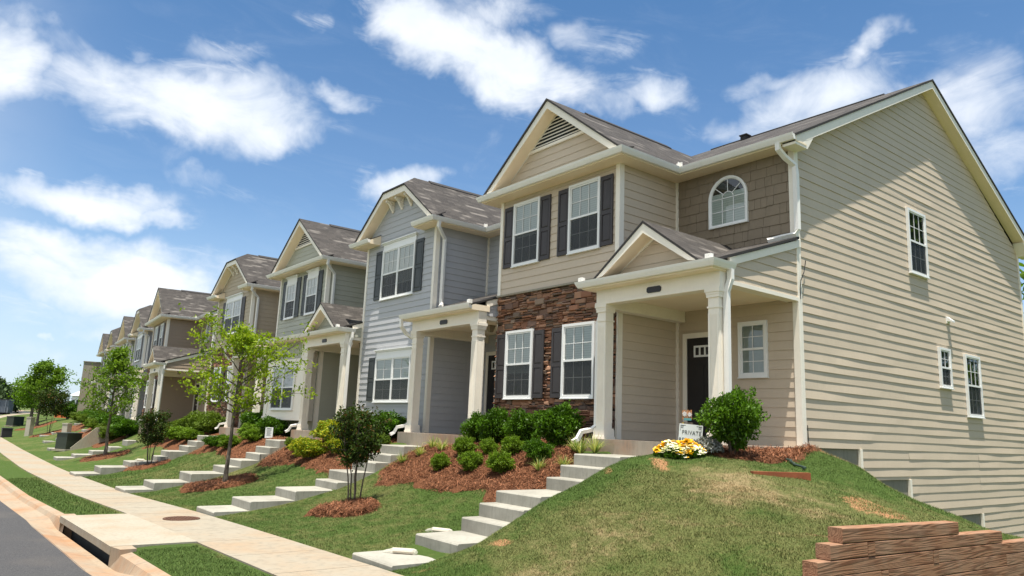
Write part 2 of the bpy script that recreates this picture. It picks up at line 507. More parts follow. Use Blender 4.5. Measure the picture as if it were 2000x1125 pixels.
def m_bark():
    m, q, p = new_mat('bark')
    v = obj_coord(q)
    a = q.noise(q.map(v, (8, 8, 1.4)), 6, 5, .65); b = q.noise(v, 5, 4, .6)
    c = q.mix(q.ramp(a, .35, .7), (.055, .042, .032), (.20, .165, .125))
    c = q.mix(q.m('MULTIPLY', q.ramp(b, .5, .75), .5), c, (.13, .13, .09))
    q.l(c, p.inputs['Base Color']); p.inputs['Roughness'].default_value = .9
    bump(q, p, a, .7, .01)
    return m
M['bark'] = m_bark()

def m_roof():
    m, q, p = new_mat('asphalt_shingles')
    uv = q.n('ShaderNodeTexCoord').outputs['UV']
    br = q.n('ShaderNodeTexBrick')
    q.l(uv, br.inputs['Vector'])
    br.inputs['Color1'].default_value = (0, 0, 0, 1); br.inputs['Color2'].default_value = (1, 1, 1, 1)
    br.inputs['Mortar'].default_value = (.12, .12, .12, 1)
    br.inputs['Scale'].default_value = 1
    br.inputs['Mortar Size'].default_value = .006
    br.inputs['Bias'].default_value = -.05
    br.inputs['Brick Width'].default_value = .27; br.inputs['Row Height'].default_value = .142
    br.offset = .37; br.squash = .75; br.squash_frequency = 3
    # long weathered flecks lying along single courses
    s = q.n('ShaderNodeSeparateXYZ'); q.l(uv, s.inputs[0])
    row = q.m('FLOOR', q.m('DIVIDE', s.outputs[1], .142))
    cv = q.n('ShaderNodeCombineXYZ'); q.l(q.m('MULTIPLY', s.outputs[0], 1.15), cv.inputs[0]); q.l(q.m('MULTIPLY', row, 7.31), cv.inputs[1])
    fl = q.ramp(q.noise(cv.outputs[0], 1.0, 2, .5), .56, .68)
    n = q.noise(uv, 70, 3, .7); n2 = q.noise(uv, .9, 4, .6)
    c = q.mix(br.outputs['Color'], (.033, .029, .026), (.062, .055, .049))
    c = q.mix(q.m('MULTIPLY', fl, .62), c, (.20, .182, .162))
    c = q.mix(q.m('MULTIPLY', q.ramp(n2, .4, .75), .35), c, (.050, .043, .037))
    c = q.mix(.6, c, q.mix(n, (.2, .2, .2), (.8, .8, .8)), 'SOFT_LIGHT')
    q.l(c, p.inputs['Base Color']); p.inputs['Roughness'].default_value = .85
    p.inputs['Specular IOR Level'].default_value = .3
    saw = q.m('FRACT', q.m('DIVIDE', s.outputs[1], .142))
    h = q.m('ADD', q.m('MULTIPLY', q.m('SUBTRACT', 1.0, saw), .9), q.m('ADD', q.m('MULTIPLY', br.outputs['Fac'], -.6), q.m('MULTIPLY', n, .25)))
    bump(q, p, h, .8, .012)
    return m
M['roof'] = m_roof()
M['roof_edge'] = paint('shingle_edge', (.035, .033, .032), .85, .2, 20)

def m_timber():
    m, q, p = new_mat('treated_timber')
    v = obj_coord(q)
    rs = q.n('ShaderNodeObjectInfo').outputs['Random']
    off = q.n('ShaderNodeCombineXYZ'); q.l(q.m('MULTIPLY', rs, 37.0), off.inputs[0]); q.l(q.m('MULTIPLY', rs, 11.0), off.inputs[1])
    va = q.n('ShaderNodeVectorMath', operation='ADD'); q.l(v, va.inputs[0]); q.l(off.outputs[0], va.inputs[1])
    d = q.noise(q.map(va.outputs[0], (4.2, .17, 4.2)), 1.5, 3, .45, .15)
    rings = q.m('FRACT', q.m('MULTIPLY', d, 19.0))
    rr = q.ramp(q.m('ABSOLUTE', q.m('SUBTRACT', rings, .5)), .10, .46)
    n = q.noise(q.map(va.outputs[0], (30, 2, 30)), 3, 4, .6)
    w = q.noise(va.outputs[0], 1.6, 4, .6)
    c = q.mix(rr, (.305, .160, .090), (.170, .076, .040))
    c = q.mix(q.m('MULTIPLY', q.ramp(w, .38, .68), .5), c, (.30, .20, .135))
    c = q.mix(.5, c, q.mix(n, (.25, .25, .25), (.75, .75, .75)), 'SOFT_LIGHT')
    q.l(c, p.inputs['Base Color']); p.inputs['Roughness'].default_value = .8
    p.inputs['Specular IOR Level'].default_value = .2
    bump(q, p, q.m('ADD', rr, n), .35, .004)
    return m
M['timber'] = m_timber()
M['redwood'] = paint('red_cedar', (.25, .075, .03), .8, .25, 8, .3)

def m_glass():
    m = bpy.data.materials.new('window_glass'); m.use_nodes = True
    t = m.node_tree; t.nodes.clear(); q = G(t)
    fr = q.n('ShaderNodeFresnel'); fr.inputs[0].default_value = 1.52
    f = q.m('ADD', q.m('MULTIPLY', fr.outputs[0], 1.6), .03, None, True)
    tr = q.n('ShaderNodeBsdfTransparent'); tr.inputs[0].default_value = (.90, .95, .93, 1)
    gl = q.n('ShaderNodeBsdfGlossy'); gl.inputs['Roughness'].default_value = .02
    v = q.n('ShaderNodeTexCoord').outputs['Object']
    b = q.n('ShaderNodeBump'); b.inputs['Strength'].default_value = .06; b.inputs['Distance'].default_value = .02
    q.l(q.noise(v, 3.5, 2, .5), b.inputs['Height']); q.l(b.outputs[0], gl.inputs['Normal'])
    mx = q.n('ShaderNodeMixShader')
    q.l(f, mx.inputs[0]); q.l(tr.outputs[0], mx.inputs[1]); q.l(gl.outputs[0], mx.inputs[2])
    q.l(mx.outputs[0], q.n('ShaderNodeOutputMaterial').inputs[0])
    return m
M['glass'] = m_glass()

def m_screen():
    m = bpy.data.materials.new('insect_screen'); m.use_nodes = True
    t = m.node_tree; t.nodes.clear(); q = G(t)
    d = q.n('ShaderNodeBsdfPrincipled'); d.inputs['Base Color'].default_value = (.022, .026, .026, 1); d.inputs['Roughness'].default_value = .6
    tr = q.n('ShaderNodeBsdfTransparent')
    mx = q.n('ShaderNodeMixShader'); mx.inputs[0].default_value = .66
    q.l(tr.outputs[0], mx.inputs[1]); q.l(d.outputs[0], mx.inputs[2])
    q.l(mx.outputs[0], q.n('ShaderNodeOutputMaterial').inputs[0])
    return m
M['screen'] = m_screen()

def m_blind():
    m, q, p = new_mat('window_blind')
    v = obj_coord(q)
    s = q.n('ShaderNodeSeparateXYZ'); q.l(v, s.inputs[0])
    w = q.m('FRACT', q.m('MULTIPLY', s.outputs[2], 20.0))
    c = q.mix(q.ramp(w, .05, .3), (.56, .61, .58), (.78, .82, .78))
    q.l(c, p.inputs['Base Color']); p.inputs['Roughness'].default_value = .6
    return m
M['blind'] = m_blind()
M['dark_room'] = paint('dark_room', (.030, .034, .034), .9, .3, 3)
M['curtain'] = paint('pale_curtain', (.42, .47, .45), .9, .12, 3)

# ------------------------------------------------------------------ lie of the land
def lerp_tab(tab,x):
    if x<=tab[0][0]: return tab[0][1]
    for (a,b),(c,d) in zip(tab,tab[1:]):
        if x<=c: return b+(d-b)*(x-a)/(c-a)
    return tab[-1][1]
def sstep(a,b,x):
    t=min(1,max(0,(x-a)/(b-a))); return t*t*(3-2*t)
WALK=[(-400,1.5),(-250,-.2),(-160,-1.1),(-110,-1.75),(-74,-2.3),(-54,-2.36),(-33,-2.3),(-23.4,-2.18),(-16.5,-1.96),(-13,-1.88),(-8,-1.79),(0,-1.78),(30,-1.7),(400,-1.0)]
FRONT=[(-400,1.9),(-110,-1.2),(-60,-.95),(-37,-.95),(-32,-.92),(-24.5,-.82),(-16.9,-.64),(-10,-.5),(400,-.5)]
STEPX=[(-9.7,-8.45,-.38),(-16.85,-15.5,-.515),(-24.45,-23.0,-.66),(-31.85,-30.35,-.765)]
BANK=[(0,0),(.17,.05),(.4,.19),(.61,.34),(.83,.62),(.93,.79),(1,.92)]
def bend(x):
    s=0
    if x<-36: s+=.02*(-x-36)
    if x<-80: s+=.0011*(-x-80)**2
    return s
def walk_z(x): return lerp_tab(WALK,x)
def H(x,y):
    b=bend(x); yy=y-b; zs=walk_z(x)
    if yy<2.62:   # kerb side / road bed (kept under the road sheets)
        if yy>-7.2: return zs-.6
        return zs-.12 if yy<-7.9 else zs-.6+.48*(-7.2-yy)/.7
    if yy<3.6: return zs-.045+.03*sstep(2.62,3.0,yy)
    if yy<4.9: return zs-.03
    zf=lerp_tab(FRONT,x)
    t=min(1,(yy-4.9)/4.3)
    lawn=zs-.02+(zf-zs+.02)*lerp_tab(BANK,t)
    if yy>9.2: lawn=zf-.08*(zf-zs)*sstep(9.8,9.2,yy)+min(.24,.2*(yy-9.2))
    # the mound at the end house
    m=sstep(-8.62,-8.5,x)*sstep(30,12,x)
    if m>0:
        prof=lerp_tab([(4.9,zs-.02),(5.5,-1.5),(6.5,-1.0),(7.5,-.6),(8.3,-.34),(9.5,-.22),(11,-.2),(12.4,-.14),(13.0,-.18),(14.64,-.52),(15.76,-.9),(17.2,-1.24),(19,-1.58),(21,-2.02),(23.1,-2.3),(30,-3.2),(60,-3.6)],yy)
        edge=lerp_tab([(4.9,zs-.02),(5.94,-1.66),(6.74,-1.46),(7.38,-1.12),(8.43,-.88),(9.05,-.46),(9.9,-.42),(10.4,-.25),(11,-.2)],yy)
        if yy<11: prof=edge+(prof-edge)*sstep(-8.5,-7.5,x)
        u=max(0,(x+7.2)/3.6)
        drop=(.5+.25*sstep(8.3,9.6,yy))*min(u,1)**1.5*sstep(6.2,8.6,yy)*sstep(19,12,yy)
        if u>.99: drop+=sstep(.99,1.0,u)*1.0*sstep(4.9,6.0,yy)
        hill=prof-drop
        sg=x/-7.375
        if .46<sg<=1 and yy/sg>12.8:   # the bank falls away beside the long wall
            hill=min(hill,sg*lerp_tab([(12.8,-.10),(13.15,-.18),(14.64,-.50),(15.76,-.90),(17.24,-1.25),(19,-1.60),(21,-2.03),(23.1,-2.32),(30,-3.2),(60,-4.2)],yy/sg)-.03*(1-sg))
        lawn=lawn+(max(hill,-1.9 if u>.99 and yy<10 else -9)-lawn)*m
    for a,b,z in STEPX:
        if a<x<b and yy>8.2: lawn=min(lawn,z-.08)
    return lawn

def grid_axis(parts):
    out = []
    for a, b, st in parts:
        n = max(1, int(round((b - a) / st)))
        out += [a + (b - a) * i / n for i in range(n)]
    out.append(parts[-1][1])
    return np.array(out)

def hmap(xs, ys):
    Z = np.empty((len(xs), len(ys)))
    for i, x in enumerate(xs):
        for j, y in enumerate(ys): Z[i, j] = H(float(x), float(y))
    return Z

GX = grid_axis([(-900, -200, 50), (-200, -90, 5), (-90, -40, 1.0), (-40, -24, .4), (-24, -9.5, .2), (-9.5, -7.0, .1), (-7.0, -2.6, .12), (-2.6, 6, .5), (6, 60, 6), (60, 500, 60)])
GY = grid_axis([(-500, -60, 40), (-60, -9, 4), (-9, -6.5, .35), (-6.5, 2.2, 1.2), (2.2, 2.6, .2), (2.6, 2.66, .06), (2.66, 5.0, .15), (5.0, 14, .15), (14, 26, .4), (26, 60, 3), (60, 800, 60)])
GZ = hmap(GX, GY)
# little lumps, so that the lawn is not a smooth sheet
rng = np.random.default_rng(5)
XX, YY = np.meshgrid(GX, GY, indexing='ij')
lump = .012*np.sin(XX*3.1 + 1.3*np.sin(YY*2.3)) + .010*np.sin(YY*4.3 + 1.7*np.sin(XX*1.9)) + .006*np.sin(XX*7.7 + YY*6.1)
msk = (YY > 5.1) & (XX > -60) & (XX < 6) & (YY < 25)
GZ = GZ + lump * msk
nx, ny = GZ.shape
me = bpy.data.meshes.new('ground')
V = np.stack([XX, YY, GZ], -1).reshape(-1, 3)
idx = np.arange(nx*ny).reshape(nx, ny)
F = np.stack([idx[:-1, :-1], idx[1:, :-1], idx[1:, 1:], idx[:-1, 1:]], -1).reshape(-1, 4)
me.from_pydata(V.tolist(), [], F.tolist())
me.materials.append(M['grass'])
me.polygons.foreach_set('use_smooth', [True]*len(me.polygons))
tag(link('ground', me), kind='structure')

def hz(x, y):
    """height of the ground sheet, bilinear"""
    x = np.asarray(x, float); y = np.asarray(y, float)
    i = np.clip(np.searchsorted(GX, x) - 1, 0, nx - 2); j = np.clip(np.searchsorted(GY, y) - 1, 0, ny - 2)
    tx = (x - GX[i]) / (GX[i+1] - GX[i]); ty = (y - GY[j]) / (GY[j+1] - GY[j])
    return (GZ[i, j]*(1-tx) + GZ[i+1, j]*tx)*(1-ty) + (GZ[i, j+1]*(1-tx) + GZ[i+1, j+1]*tx)*ty

# road, kerb and sidewalk
RX = list(grid_axis([(-700, -200, 25), (-200, -90, 4), (-90, -30, 1.0), (-30, 4, .25), (4, 40, 4), (40, 400, 30)]))
def dep(x): return sstep(-18.2, -16.7, x) * sstep(-10.2, -11.8, x)
def inl(x): return 1.0 if -16.45 < x < -12.1 else 0.0
def strip(name, mat, rows):
    """rows: functions x -> (y, z) relative to the street line"""
    b = MB()
    for x0, x1 in zip(RX, RX[1:]):
        P = [[(x, r(x)[0] + bend(x), walk_z(x) + r(x)[1]) for x in (x0, x1)] for r in rows]
        for A, B in zip(P, P[1:]):
            b.face([A[0], A[1], B[1], B[0]])
    return tag(b.build(name, mat, smooth=False, weld=True), kind='structure')
strip('road', M['asphalt'], [lambda x: (-6.6, -.20), lambda x: (-2.3, -.08), lambda x: (1.2, -.15 - .02*dep(x)), lambda x: (2.06, -.175 - .04*dep(x))])
strip('gutter_pan', M['kerb'], [lambda x: (2.04, -.172 - .04*dep(x)), lambda x: (2.34, -.165 - .11*dep(x)), lambda x: (2.44, -.15 - .12*dep(x)), lambda x: (2.50, -.075 - .7*inl(x)), lambda x: (2.64, -.045 - .7*inl(x)), lambda x: (2.66, -.15 - .6*inl(x))])
strip('far_gutter', M['kerb'], [lambda x: (-7.3, -.05), lambda x: (-7.1, -.06), lambda x: (-6.9, -.17), lambda x: (-6.58, -.196)])
b = MB()
x = -260.0
sl = []
while x < 60:
    n = 1.52 if x > -90 else 4.0
    sl.append((x, x + n)); x += n
for k, (x0, x1) in enumerate(sl):
    o = .004 * math.sin(k * 12.9)
    p = []
    for dz_ in (-.14, o):
        for (xx, yy) in ((x0, 3.6), (x1 - .020, 3.6), (x1 - .020, 4.9), (x0, 4.9)):
            p.append((xx, yy + bend(xx), walk_z(xx) + dz_))
    b.hexa(p)
    b.face([(xx, yy + bend(xx), walk_z(xx) - .022) for (xx, yy) in ((x0, 3.61), (x1, 3.61), (x1, 4.89), (x0, 4.89))])
tag(b.build('sidewalk', M['walk']), kind='structure')
# far side: sidewalk of the street where it bends
b = MB()
for x0, x1 in zip(RX, RX[1:]):
    if x1 > 60: break
    b.face([(x0, -8.6 + bend(x0), walk_z(x0) - .03), (x1, -8.6 + bend(x1), walk_z(x1) - .03), (x1, -7.3 + bend(x1), walk_z(x1) - .045), (x0, -7.3 + bend(x0), walk_z(x0) - .045)])
tag(b.build('far_sidewalk', M['walk']), kind='structure')

# storm drain in the kerb
x0, x1 = -16.6, -12.0
t = empty('storm_drain', (x0, 2.5, walk_z(x0)), 0, 'concrete kerb inlet with a long dark slot beside the road', 'storm drain')
def loc(px, py, pz): return (px - x0, py - 2.5, pz - walk_z(x0))
b = MB()
xs = [x0 + (x1 - x0)*i/8 for i in range(9)]
for a, c in zip(xs, xs[1:]):
    b.hexa([loc(xx, yy, walk_z(xx) + h) for h in (-.105, .008) for (xx, yy) in ((a, 2.42), (c, 2.42), (c, 3.60), (a, 3.60))])
b.build('top_slab', M['pale'], t)
for a in (x0, x1):
    b = MB()
    s_ = -1 if a == x0 else 1
    b.hexa([loc(a + dx_*s_, yy, walk_z(a) + h) for h in (-.6, .004) for (dx_, yy) in ((-.02, 2.43), (.30, 2.49), (.30, 2.70), (-.02, 2.70))])
    b.build('end_wall', M['kerb'], t)
b = MB()
b.face([loc(x0, 2.62, walk_z(x0) - .7), loc(x1, 2.62, walk_z(x1) - .7), loc(x1, 2.62, walk_z(x1) - .05), loc(x0, 2.62, walk_z(x0) - .05)])
b.build('dark_throat', M['dark_room'], t)

b = MB()
b.lathe([(.33, -.02), (.33, .006), (.30, .010), (.285, .004), (.0, .004)], seg=28)
for i in range(-4, 5):
    wd = math.sqrt(max(0, .27**2 - (i*.06)**2))
    b.box((-wd, i*.06 - .012, .004), (wd, i*.06 + .012, .012))
o = b.build('manhole_cover', paint('rusty_iron', (.085, .038, .020), .8, .4, 6, .3))
o.location = (-15.3, 4.25, walk_z(-15.3) + .004)
tag(o, 'round rust brown iron cover set in the sidewalk', 'manhole cover')

# ------------------------------------------------------------------ houses
def urange(poly, z):
    us = []
    n = len(poly)
    for i in range(n):
        (u0, z0), (u1, z1) = poly[i], poly[(i+1) % n]
        if abs(z1 - z0) < 1e-9:
            if abs(z - z0) < 1e-6: us += [u0, u1]
        elif min(z0, z1) - 1e-9 <= z <= max(z0, z1) + 1e-9:
            us.append(u0 + (u1 - u0) * (z - z0) / (z1 - z0))
    return (min(us), max(us)) if us else None

def siding(b, O, U, N, poly, e=.178, lap=.014, wavy=0.0, seed=1, zref=None):
    """lap siding: every course leans out at its foot and casts its own shadow line"""
    O, U, N = Vector(O), Vector(U), Vector(N); Z = Vector((0, 0, 1))
    zs_ = [p[1] for p in poly]; lo, hi = min(zs_), max(zs_)
    zref = lo if zref is None else zref
    k = math.floor((lo - zref) / e)
    cuts = sorted(set([round(lo, 5), round(hi, 5)] + [round(z, 5) for z in zs_] + [round(zref + e*i, 5) for i in range(k, k + int((hi-lo)/e) + 3) if lo < zref + e*i < hi]))
    R = random.Random(seed)
    row_ph = {}
    for za, zb in zip(cuts, cuts[1:]):
        if zb - za < 1e-4: continue
        ra, rb = urange(poly, za + 1e-6), urange(poly, zb - 1e-6)
        if not ra or not rb: continue
        row = math.floor((za + zb)/2/e - zref/e)
        base = zref + row*e
        off = lambda z: lap * (1 - (z - base) / e) + .0015
        w = max(ra[1]-ra[0], rb[1]-rb[0])
        n = max(1, int(w / .22)) if wavy else 1
        if row not in row_ph:
            row_ph[row] = ([(R.random()*7, R.uniform(.5, 2.6), R.uniform(.2, 1)) for _ in range(4)], sorted(R.uniform(0, 14) for _ in range(4)), [R.uniform(-.7, .9) for _ in range(6)])
        ph, joints, jo = row_ph[row]
        def wv(u):
            if not wavy: return 0
            s = sum(a*math.sin(f*u + p) for p, f, a in ph) * .5
            s += jo[sum(1 for q in joints if q < u)]
            return wavy * max(-.7, min(1.6, s))
        for i in range(n):
            A = [ra[0] + (ra[1]-ra[0])*t for t in (i/n, (i+1)/n)]
            B = [rb[0] + (rb[1]-rb[0])*t for t in (i/n, (i+1)/n)]
            oa = [off(za) + wv(u) * (1 - (za-base)/e) for u in A]
            p = [O + U*A[0] + N*oa[0] + Z*za, O + U*A[1] + N*oa[1] + Z*za, O + U*B[1] + N*off(zb) + Z*zb, O + U*B[0] + N*off(zb) + Z*zb]
            b.face(p, [(A[0], za), (A[1], za), (B[1], zb), (B[0], zb)])
            b.face([O + U*A[0] + Z*za, O + U*A[1] + Z*za, p[1], p[0]])

def shakes(b, O, U, N, u0, u1, z0, z1, seed=3, e=.205):
    O, U, N = Vector(O), Vector(U), Vector(N); Z = Vector((0, 0, 1)); R = random.Random(seed)
    z = z0
    while z < z1:
        u = u0 - R.uniform(0, .3)
        while u < u1:
            w = R.choice((.14, .19, .25, .30, .36)) * R.uniform(.9, 1.1)
            a, c = max(u, u0), min(u + w - .006, u1)
            if c - a > .02:
                t, dzz = R.uniform(.014, .022), R.uniform(-.006, .006)
                zt = min(z + e + .01, z1)
                b.hexa([O + U*a + Z*(z+dzz), O + U*c + Z*(z+dzz), O + U*c + N*t + Z*(z+dzz), O + U*a + N*t + Z*(z+dzz),
                        O + U*a + Z*zt, O + U*c + Z*zt, O + U*c + N*.004 + Z*zt, O + U*a + N*.004 + Z*zt])
            u += w
        z += e

def ledge_stone(name, parent, x0, x1, z0, z1, y=0.0, seed=4, holes=()):
    """dry-stacked ledge stone veneer facing -y: one mesh, a tint per stone"""
    R = random.Random(seed); vs, cs = [], []
    pal = [(.26, .125, .075), (.22, .115, .07), (.33, .185, .115), (.185, .10, .065), (.145, .09, .068), (.25, .145, .095), (.36, .20, .125), (.17, .12, .095), (.29, .14, .08), (.21, .15, .11)]
    def stone(a, c, zb, zt):
        if any(a > q[0] and c < q[1] and zb > q[2] and zt < q[3] for q in holes): return
        zt = min(zt, z1)
        if c - a < .03 or zt - zb < .015: return
        d = R.uniform(.022, .085)
        j = lambda s: R.uniform(-s, s)
        ins = min(.018, (c-a)*.22, (zt-zb)*.3)
        k_ = min(.010, (zt-zb)*.12); tl = j(.016)
        back = [(a, zb), (c, zb), (c, zt), (a, zt)]
        mid = [(a + j(k_), zb + j(k_)), (c + j(k_), zb + j(k_) + tl*.3), (c + j(k_), zt + j(k_)), (a + j(k_), zt + j(k_))]
        fr = [(a + ins + j(k_), zb + ins + j(k_)), (c - ins + j(k_), zb + ins + j(k_)), (c - ins*1.3 + j(k_), zt - ins + j(k_)), (a + ins*1.2 + j(k_), zt - ins + j(k_))]
        P0 = [(p[0], y, p[1]) for p in back]
        P1 = [(p[0], y - d*.68 + j(.008), p[1]) for p in mid]
        P2 = [(p[0], y - d + j(.016), p[1]) for p in fr]
        q = [P2]
        for A, B in ((P0, P1), (P1, P2)):
            for i in range(4):
                k = (i+1) % 4
                q.append([A[i], A[k], B[k], B[i]])
        col = R.choice(pal); br = R.uniform(.7, 1.45)
        for f in q:
            vs.extend(f); cs.extend([(col[0]*br, col[1]*br, col[2]*br, 1)] * 4)
    z = z0
    while z < z1:
        h = R.uniform(.09, .15)
        u = x0 - R.uniform(0, .2)
        while u < x1:
            w = R.uniform(.09, .34)
            a, c = max(u, x0) + .003, min(u + w, x1) - .003
            u += w
            n = R.choice((1, 2, 2, 3, 3)) if w > .18 else R.choice((1, 1, 2))
            if h/n > w*.85: n += 1
            fs = [0] + sorted((k + R.uniform(-.22, .22))/n for k in range(1, n)) + [1]
            sh = R.uniform(-.02, .02)
            for f0, f1 in zip(fs, fs[1:]):
                if n > 1 and w > .3 and R.random() < .45:
                    m_ = a + (c-a)*R.uniform(.3, .7); stone(a, m_ - .003, z + h*f0 + .003 + sh, z + h*f1 - .003 + sh); stone(m_ + .003, c, z + h*f0 + .003 + sh, z + h*f1 - .003 + sh)
                else: stone(a + R.uniform(-.008, .008), c + R.uniform(-.008, .008), z + h*f0 + .003 + sh, z + h*f1 - .003 + sh)
        z += h
    vs.extend([(x0, y-.004, z0), (x1, y-.004, z0), (x1, y-.004, z1), (x0, y-.004, z1)]); cs.extend([(.03, .022, .018, 1)]*4)
    o = raw_mesh(name, np.array(vs), 4, M['stone'], np.array(cs), parent=parent)
    return o

def slope_uv(axis, s0, z0, slope):
    """uv for a roof plane: u along the eave, v up the slope"""
    k = math.sqrt(1 + slope*slope) / max(slope, 1e-6)
    return lambda p: ((p[axis] + s0), (p[2] - z0) * k)

def roof_plane(b, poly, axis, slope, z0, s0=0.0, t=.05):
    b.prism(poly, (0, 0, -t), 0, slope_uv(axis, s0, z0, slope), 1)

GUT = [(0, 0), (.065, 0), (.08, .025), (.105, .075), (.118, .12), (.104, .124), (.098, .10), (0, .10)]
FRONT_U, FRONT_N = (1, 0, 0), (0, -1, 0)
SIDE_U, SIDE_N = (0, 1, 0), (1, 0, 0)

def window(parent, O, U, N, lights, z0, z1, cols=3, rows=2, lower_grid=True, screen=True, blind='blind', header=0.0, full_blind=False, casing=.055):
    """lights: list of (u0, u1) glass units side by side in one frame"""
    O = tuple(O)
    f = MB(); B = lambda u0, u1, n0, n1, a, c, bb=f: bb.obox(O, U, N, u0, u1, n0, n1, a, c)
    L, Rr = lights[0][0], lights[-1][1]
    B(L, L+casing, 0, .062, z0, z1); B(Rr-casing, Rr, 0, .062, z0, z1)
    B(L+casing, Rr-casing, 0, .062, z1-casing, z1)
    B(L+casing, Rr-casing, 0, .062, z0, z0+casing)
    B(L-.012, Rr+.012, 0, .078, z0-.022, z0-.002)
    zm = (z0 + z1) / 2
    gl, mu, bl, scn = MB(), MB(), MB(), MB()
    for i, (a, c) in enumerate(lights):
        ca = casing if i == 0 else .03; cc = casing if i == len(lights)-1 else .03
        if i: B(a-.03+.0, a+.03, 0, .058, z0+casing, z1-casing)
        a1, c1, zb, zt = a+ca, c-cc, z0+casing, z1-casing
        s = .032
        # sashes
        B(a1, a1+s, .012, .044, zm, zt); B(c1-s, c1, .012, .044, zm, zt); B(a1+s, c1-s, .012, .044, zt-s, zt); B(a1, c1, .012, .052, zm-.022, zm+.022)
        B(a1, a1+s, .010, .036, zb, zm-.022); B(c1-s, c1, .010, .036, zb, zm-.022); B(a1+s, c1-s, .010, .036, zb, zb+s)
        g0, g1 = a1+s, c1-s
        q = lambda bb, n, p, r, za, zc: bb.face([Vector(O)+Vector(U)*p+Vector(N)*n+Vector((0,0,za)), Vector(O)+Vector(U)*r+Vector(N)*n+Vector((0,0,za)), Vector(O)+Vector(U)*r+Vector(N)*n+Vector((0,0,zc)), Vector(O)+Vector(U)*p+Vector(N)*n+Vector((0,0,zc))])
        q(gl, .030, g0, g1, zm+.022, zt-s); q(gl, .024, g0, g1, zb+s, zm-.022)
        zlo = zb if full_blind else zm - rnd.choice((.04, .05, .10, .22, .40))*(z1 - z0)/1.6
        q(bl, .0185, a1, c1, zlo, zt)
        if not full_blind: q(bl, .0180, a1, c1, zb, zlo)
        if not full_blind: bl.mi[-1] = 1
        if screen: q(scn, .040, a1+.012, c1-.012, zb+.010, zm-.022)
        if cols:
            for (lo, hi, n0, n1, on) in ((zm+.022, zt-s, .031, .040, True), (zb+s, zm-.022, .0245, .030, lower_grid)):
                if not on: continue
                for k in range(1, cols):
                    u = g0 + (g1-g0)*k/cols; B(u-.007, u+.007, n0, n1, lo, hi, mu)
                for k in range(1, rows):
                    z = lo + (hi-lo)*k/rows; B(g0, g1, n0+.001, n1-.001, z-.007, z+.007, mu)
    w = f.build('window', M['vinyl'], parent)
    gl.build('pane', M['glass'], w)
    bl.build('blind', [M[blind], M['dark_room']], w)
    if screen: scn.build('insect_screen', M['screen'], w)
    if cols: mu.build('muntins', M['vinyl'], w)
    if header:
        h = MB()
        h.obox(O, U, N, L-.0, Rr+.0, 0, .040, z1+.002, z1+header)
        h.obox(O, U, N, L-.05, Rr+.05, 0, .070, z1+header+.001, z1+header+.035)
        h.obox(O, U, N, L-.08, Rr+.08, 0, .105, z1+header+.036, z1+header+.065)
        h.build('window_header', M['vinyl'], w)
    return w

def arch_window(parent, O, U, N, uc, w, z0, z1):
    O, U, N = Vector(O), Vector(U), Vector(N); Z = Vector((0, 0, 1))
    r = w/2; zs_ = z1 - r
    P = lambda u, z, n: O + U*(uc+u) + Z*z + N*n
    def outline(d):
        rr = r - d
        return [(-rr, z0 + d), (rr, z0 + d)] + [(rr*math.cos(t), zs_ + rr*math.sin(t)) for t in (math.pi*k/20 for k in range(21))]
    f = MB()
    rings = [(0, 0), (0, .06), (.03, .062), (.06, .05), (.07, .03), (.07, .0)]
    o = [[P(u, z, n) for u, z in outline(d)] for d, n in rings]
    for A, B in zip(o, o[1:]):
        for i in range(len(A)):
            k = (i+1) % len(A); f.face([A[i], A[k], B[k], B[i]])
    win = f.build('window', M['vinyl'], parent)
    g_ = MB(); g_.face([P(u, z, .030) for u, z in outline(.065)]); g_.build('pane', M['glass'], win)
    bl = MB(); bl.face([P(u, z, .0255) for u, z in [(-r+.07, z0+.07), (r-.07, z0+.07), (r-.07, zs_+.12), (-r+.07, zs_+.12)]])
    bl.face([P(u, z, .0252) for u, z in [(r-.07, zs_+.12)] + [((r-.07)*math.cos(t), zs_ + (r-.07)*math.sin(t)) for t in (math.pi*k/16 for k in range(2, 15))] + [(-r+.07, zs_+.12)]], mi=1)
    bl.build('blind', [M['blind'], M['dark_room']], win)
    mu = MB()
    def bar(u0, za, u1, zb, t=.0075):
        d = Vector((u1-u0, zb-za)).normalized(); n = Vector((-d.y, d.x))*t
        q = [(u0+n.x, za+n.y), (u0-n.x, za-n.y), (u1-n.x, zb-n.y), (u1+n.x, zb+n.y)]
        mu.hexa([P(u, z, h) for h in (.031, .040) for u, z in q])
    a = r - .07; c = a*.34
    bar(-a, zs_, a, zs_)
    for x in (-c, c): bar(x, z0+.07, x, zs_)
    bar(-a, (z0+zs_)/2 + .03, a, (z0+zs_)/2 + .03)
    for t in (40, 90, 140):
        t = math.radians(t); bar(c*math.cos(t), zs_+c*math.sin(t), a*math.cos(t), zs_+a*math.sin(t))
    for k in range(10):
        t0, t1 = math.pi*k/10, math.pi*(k+1)/10
        bar(c*math.cos(t0), zs_+c*math.sin(t0), c*math.cos(t1), zs_+c*math.sin(t1))
    mu.build('muntins', M['vinyl'], win)

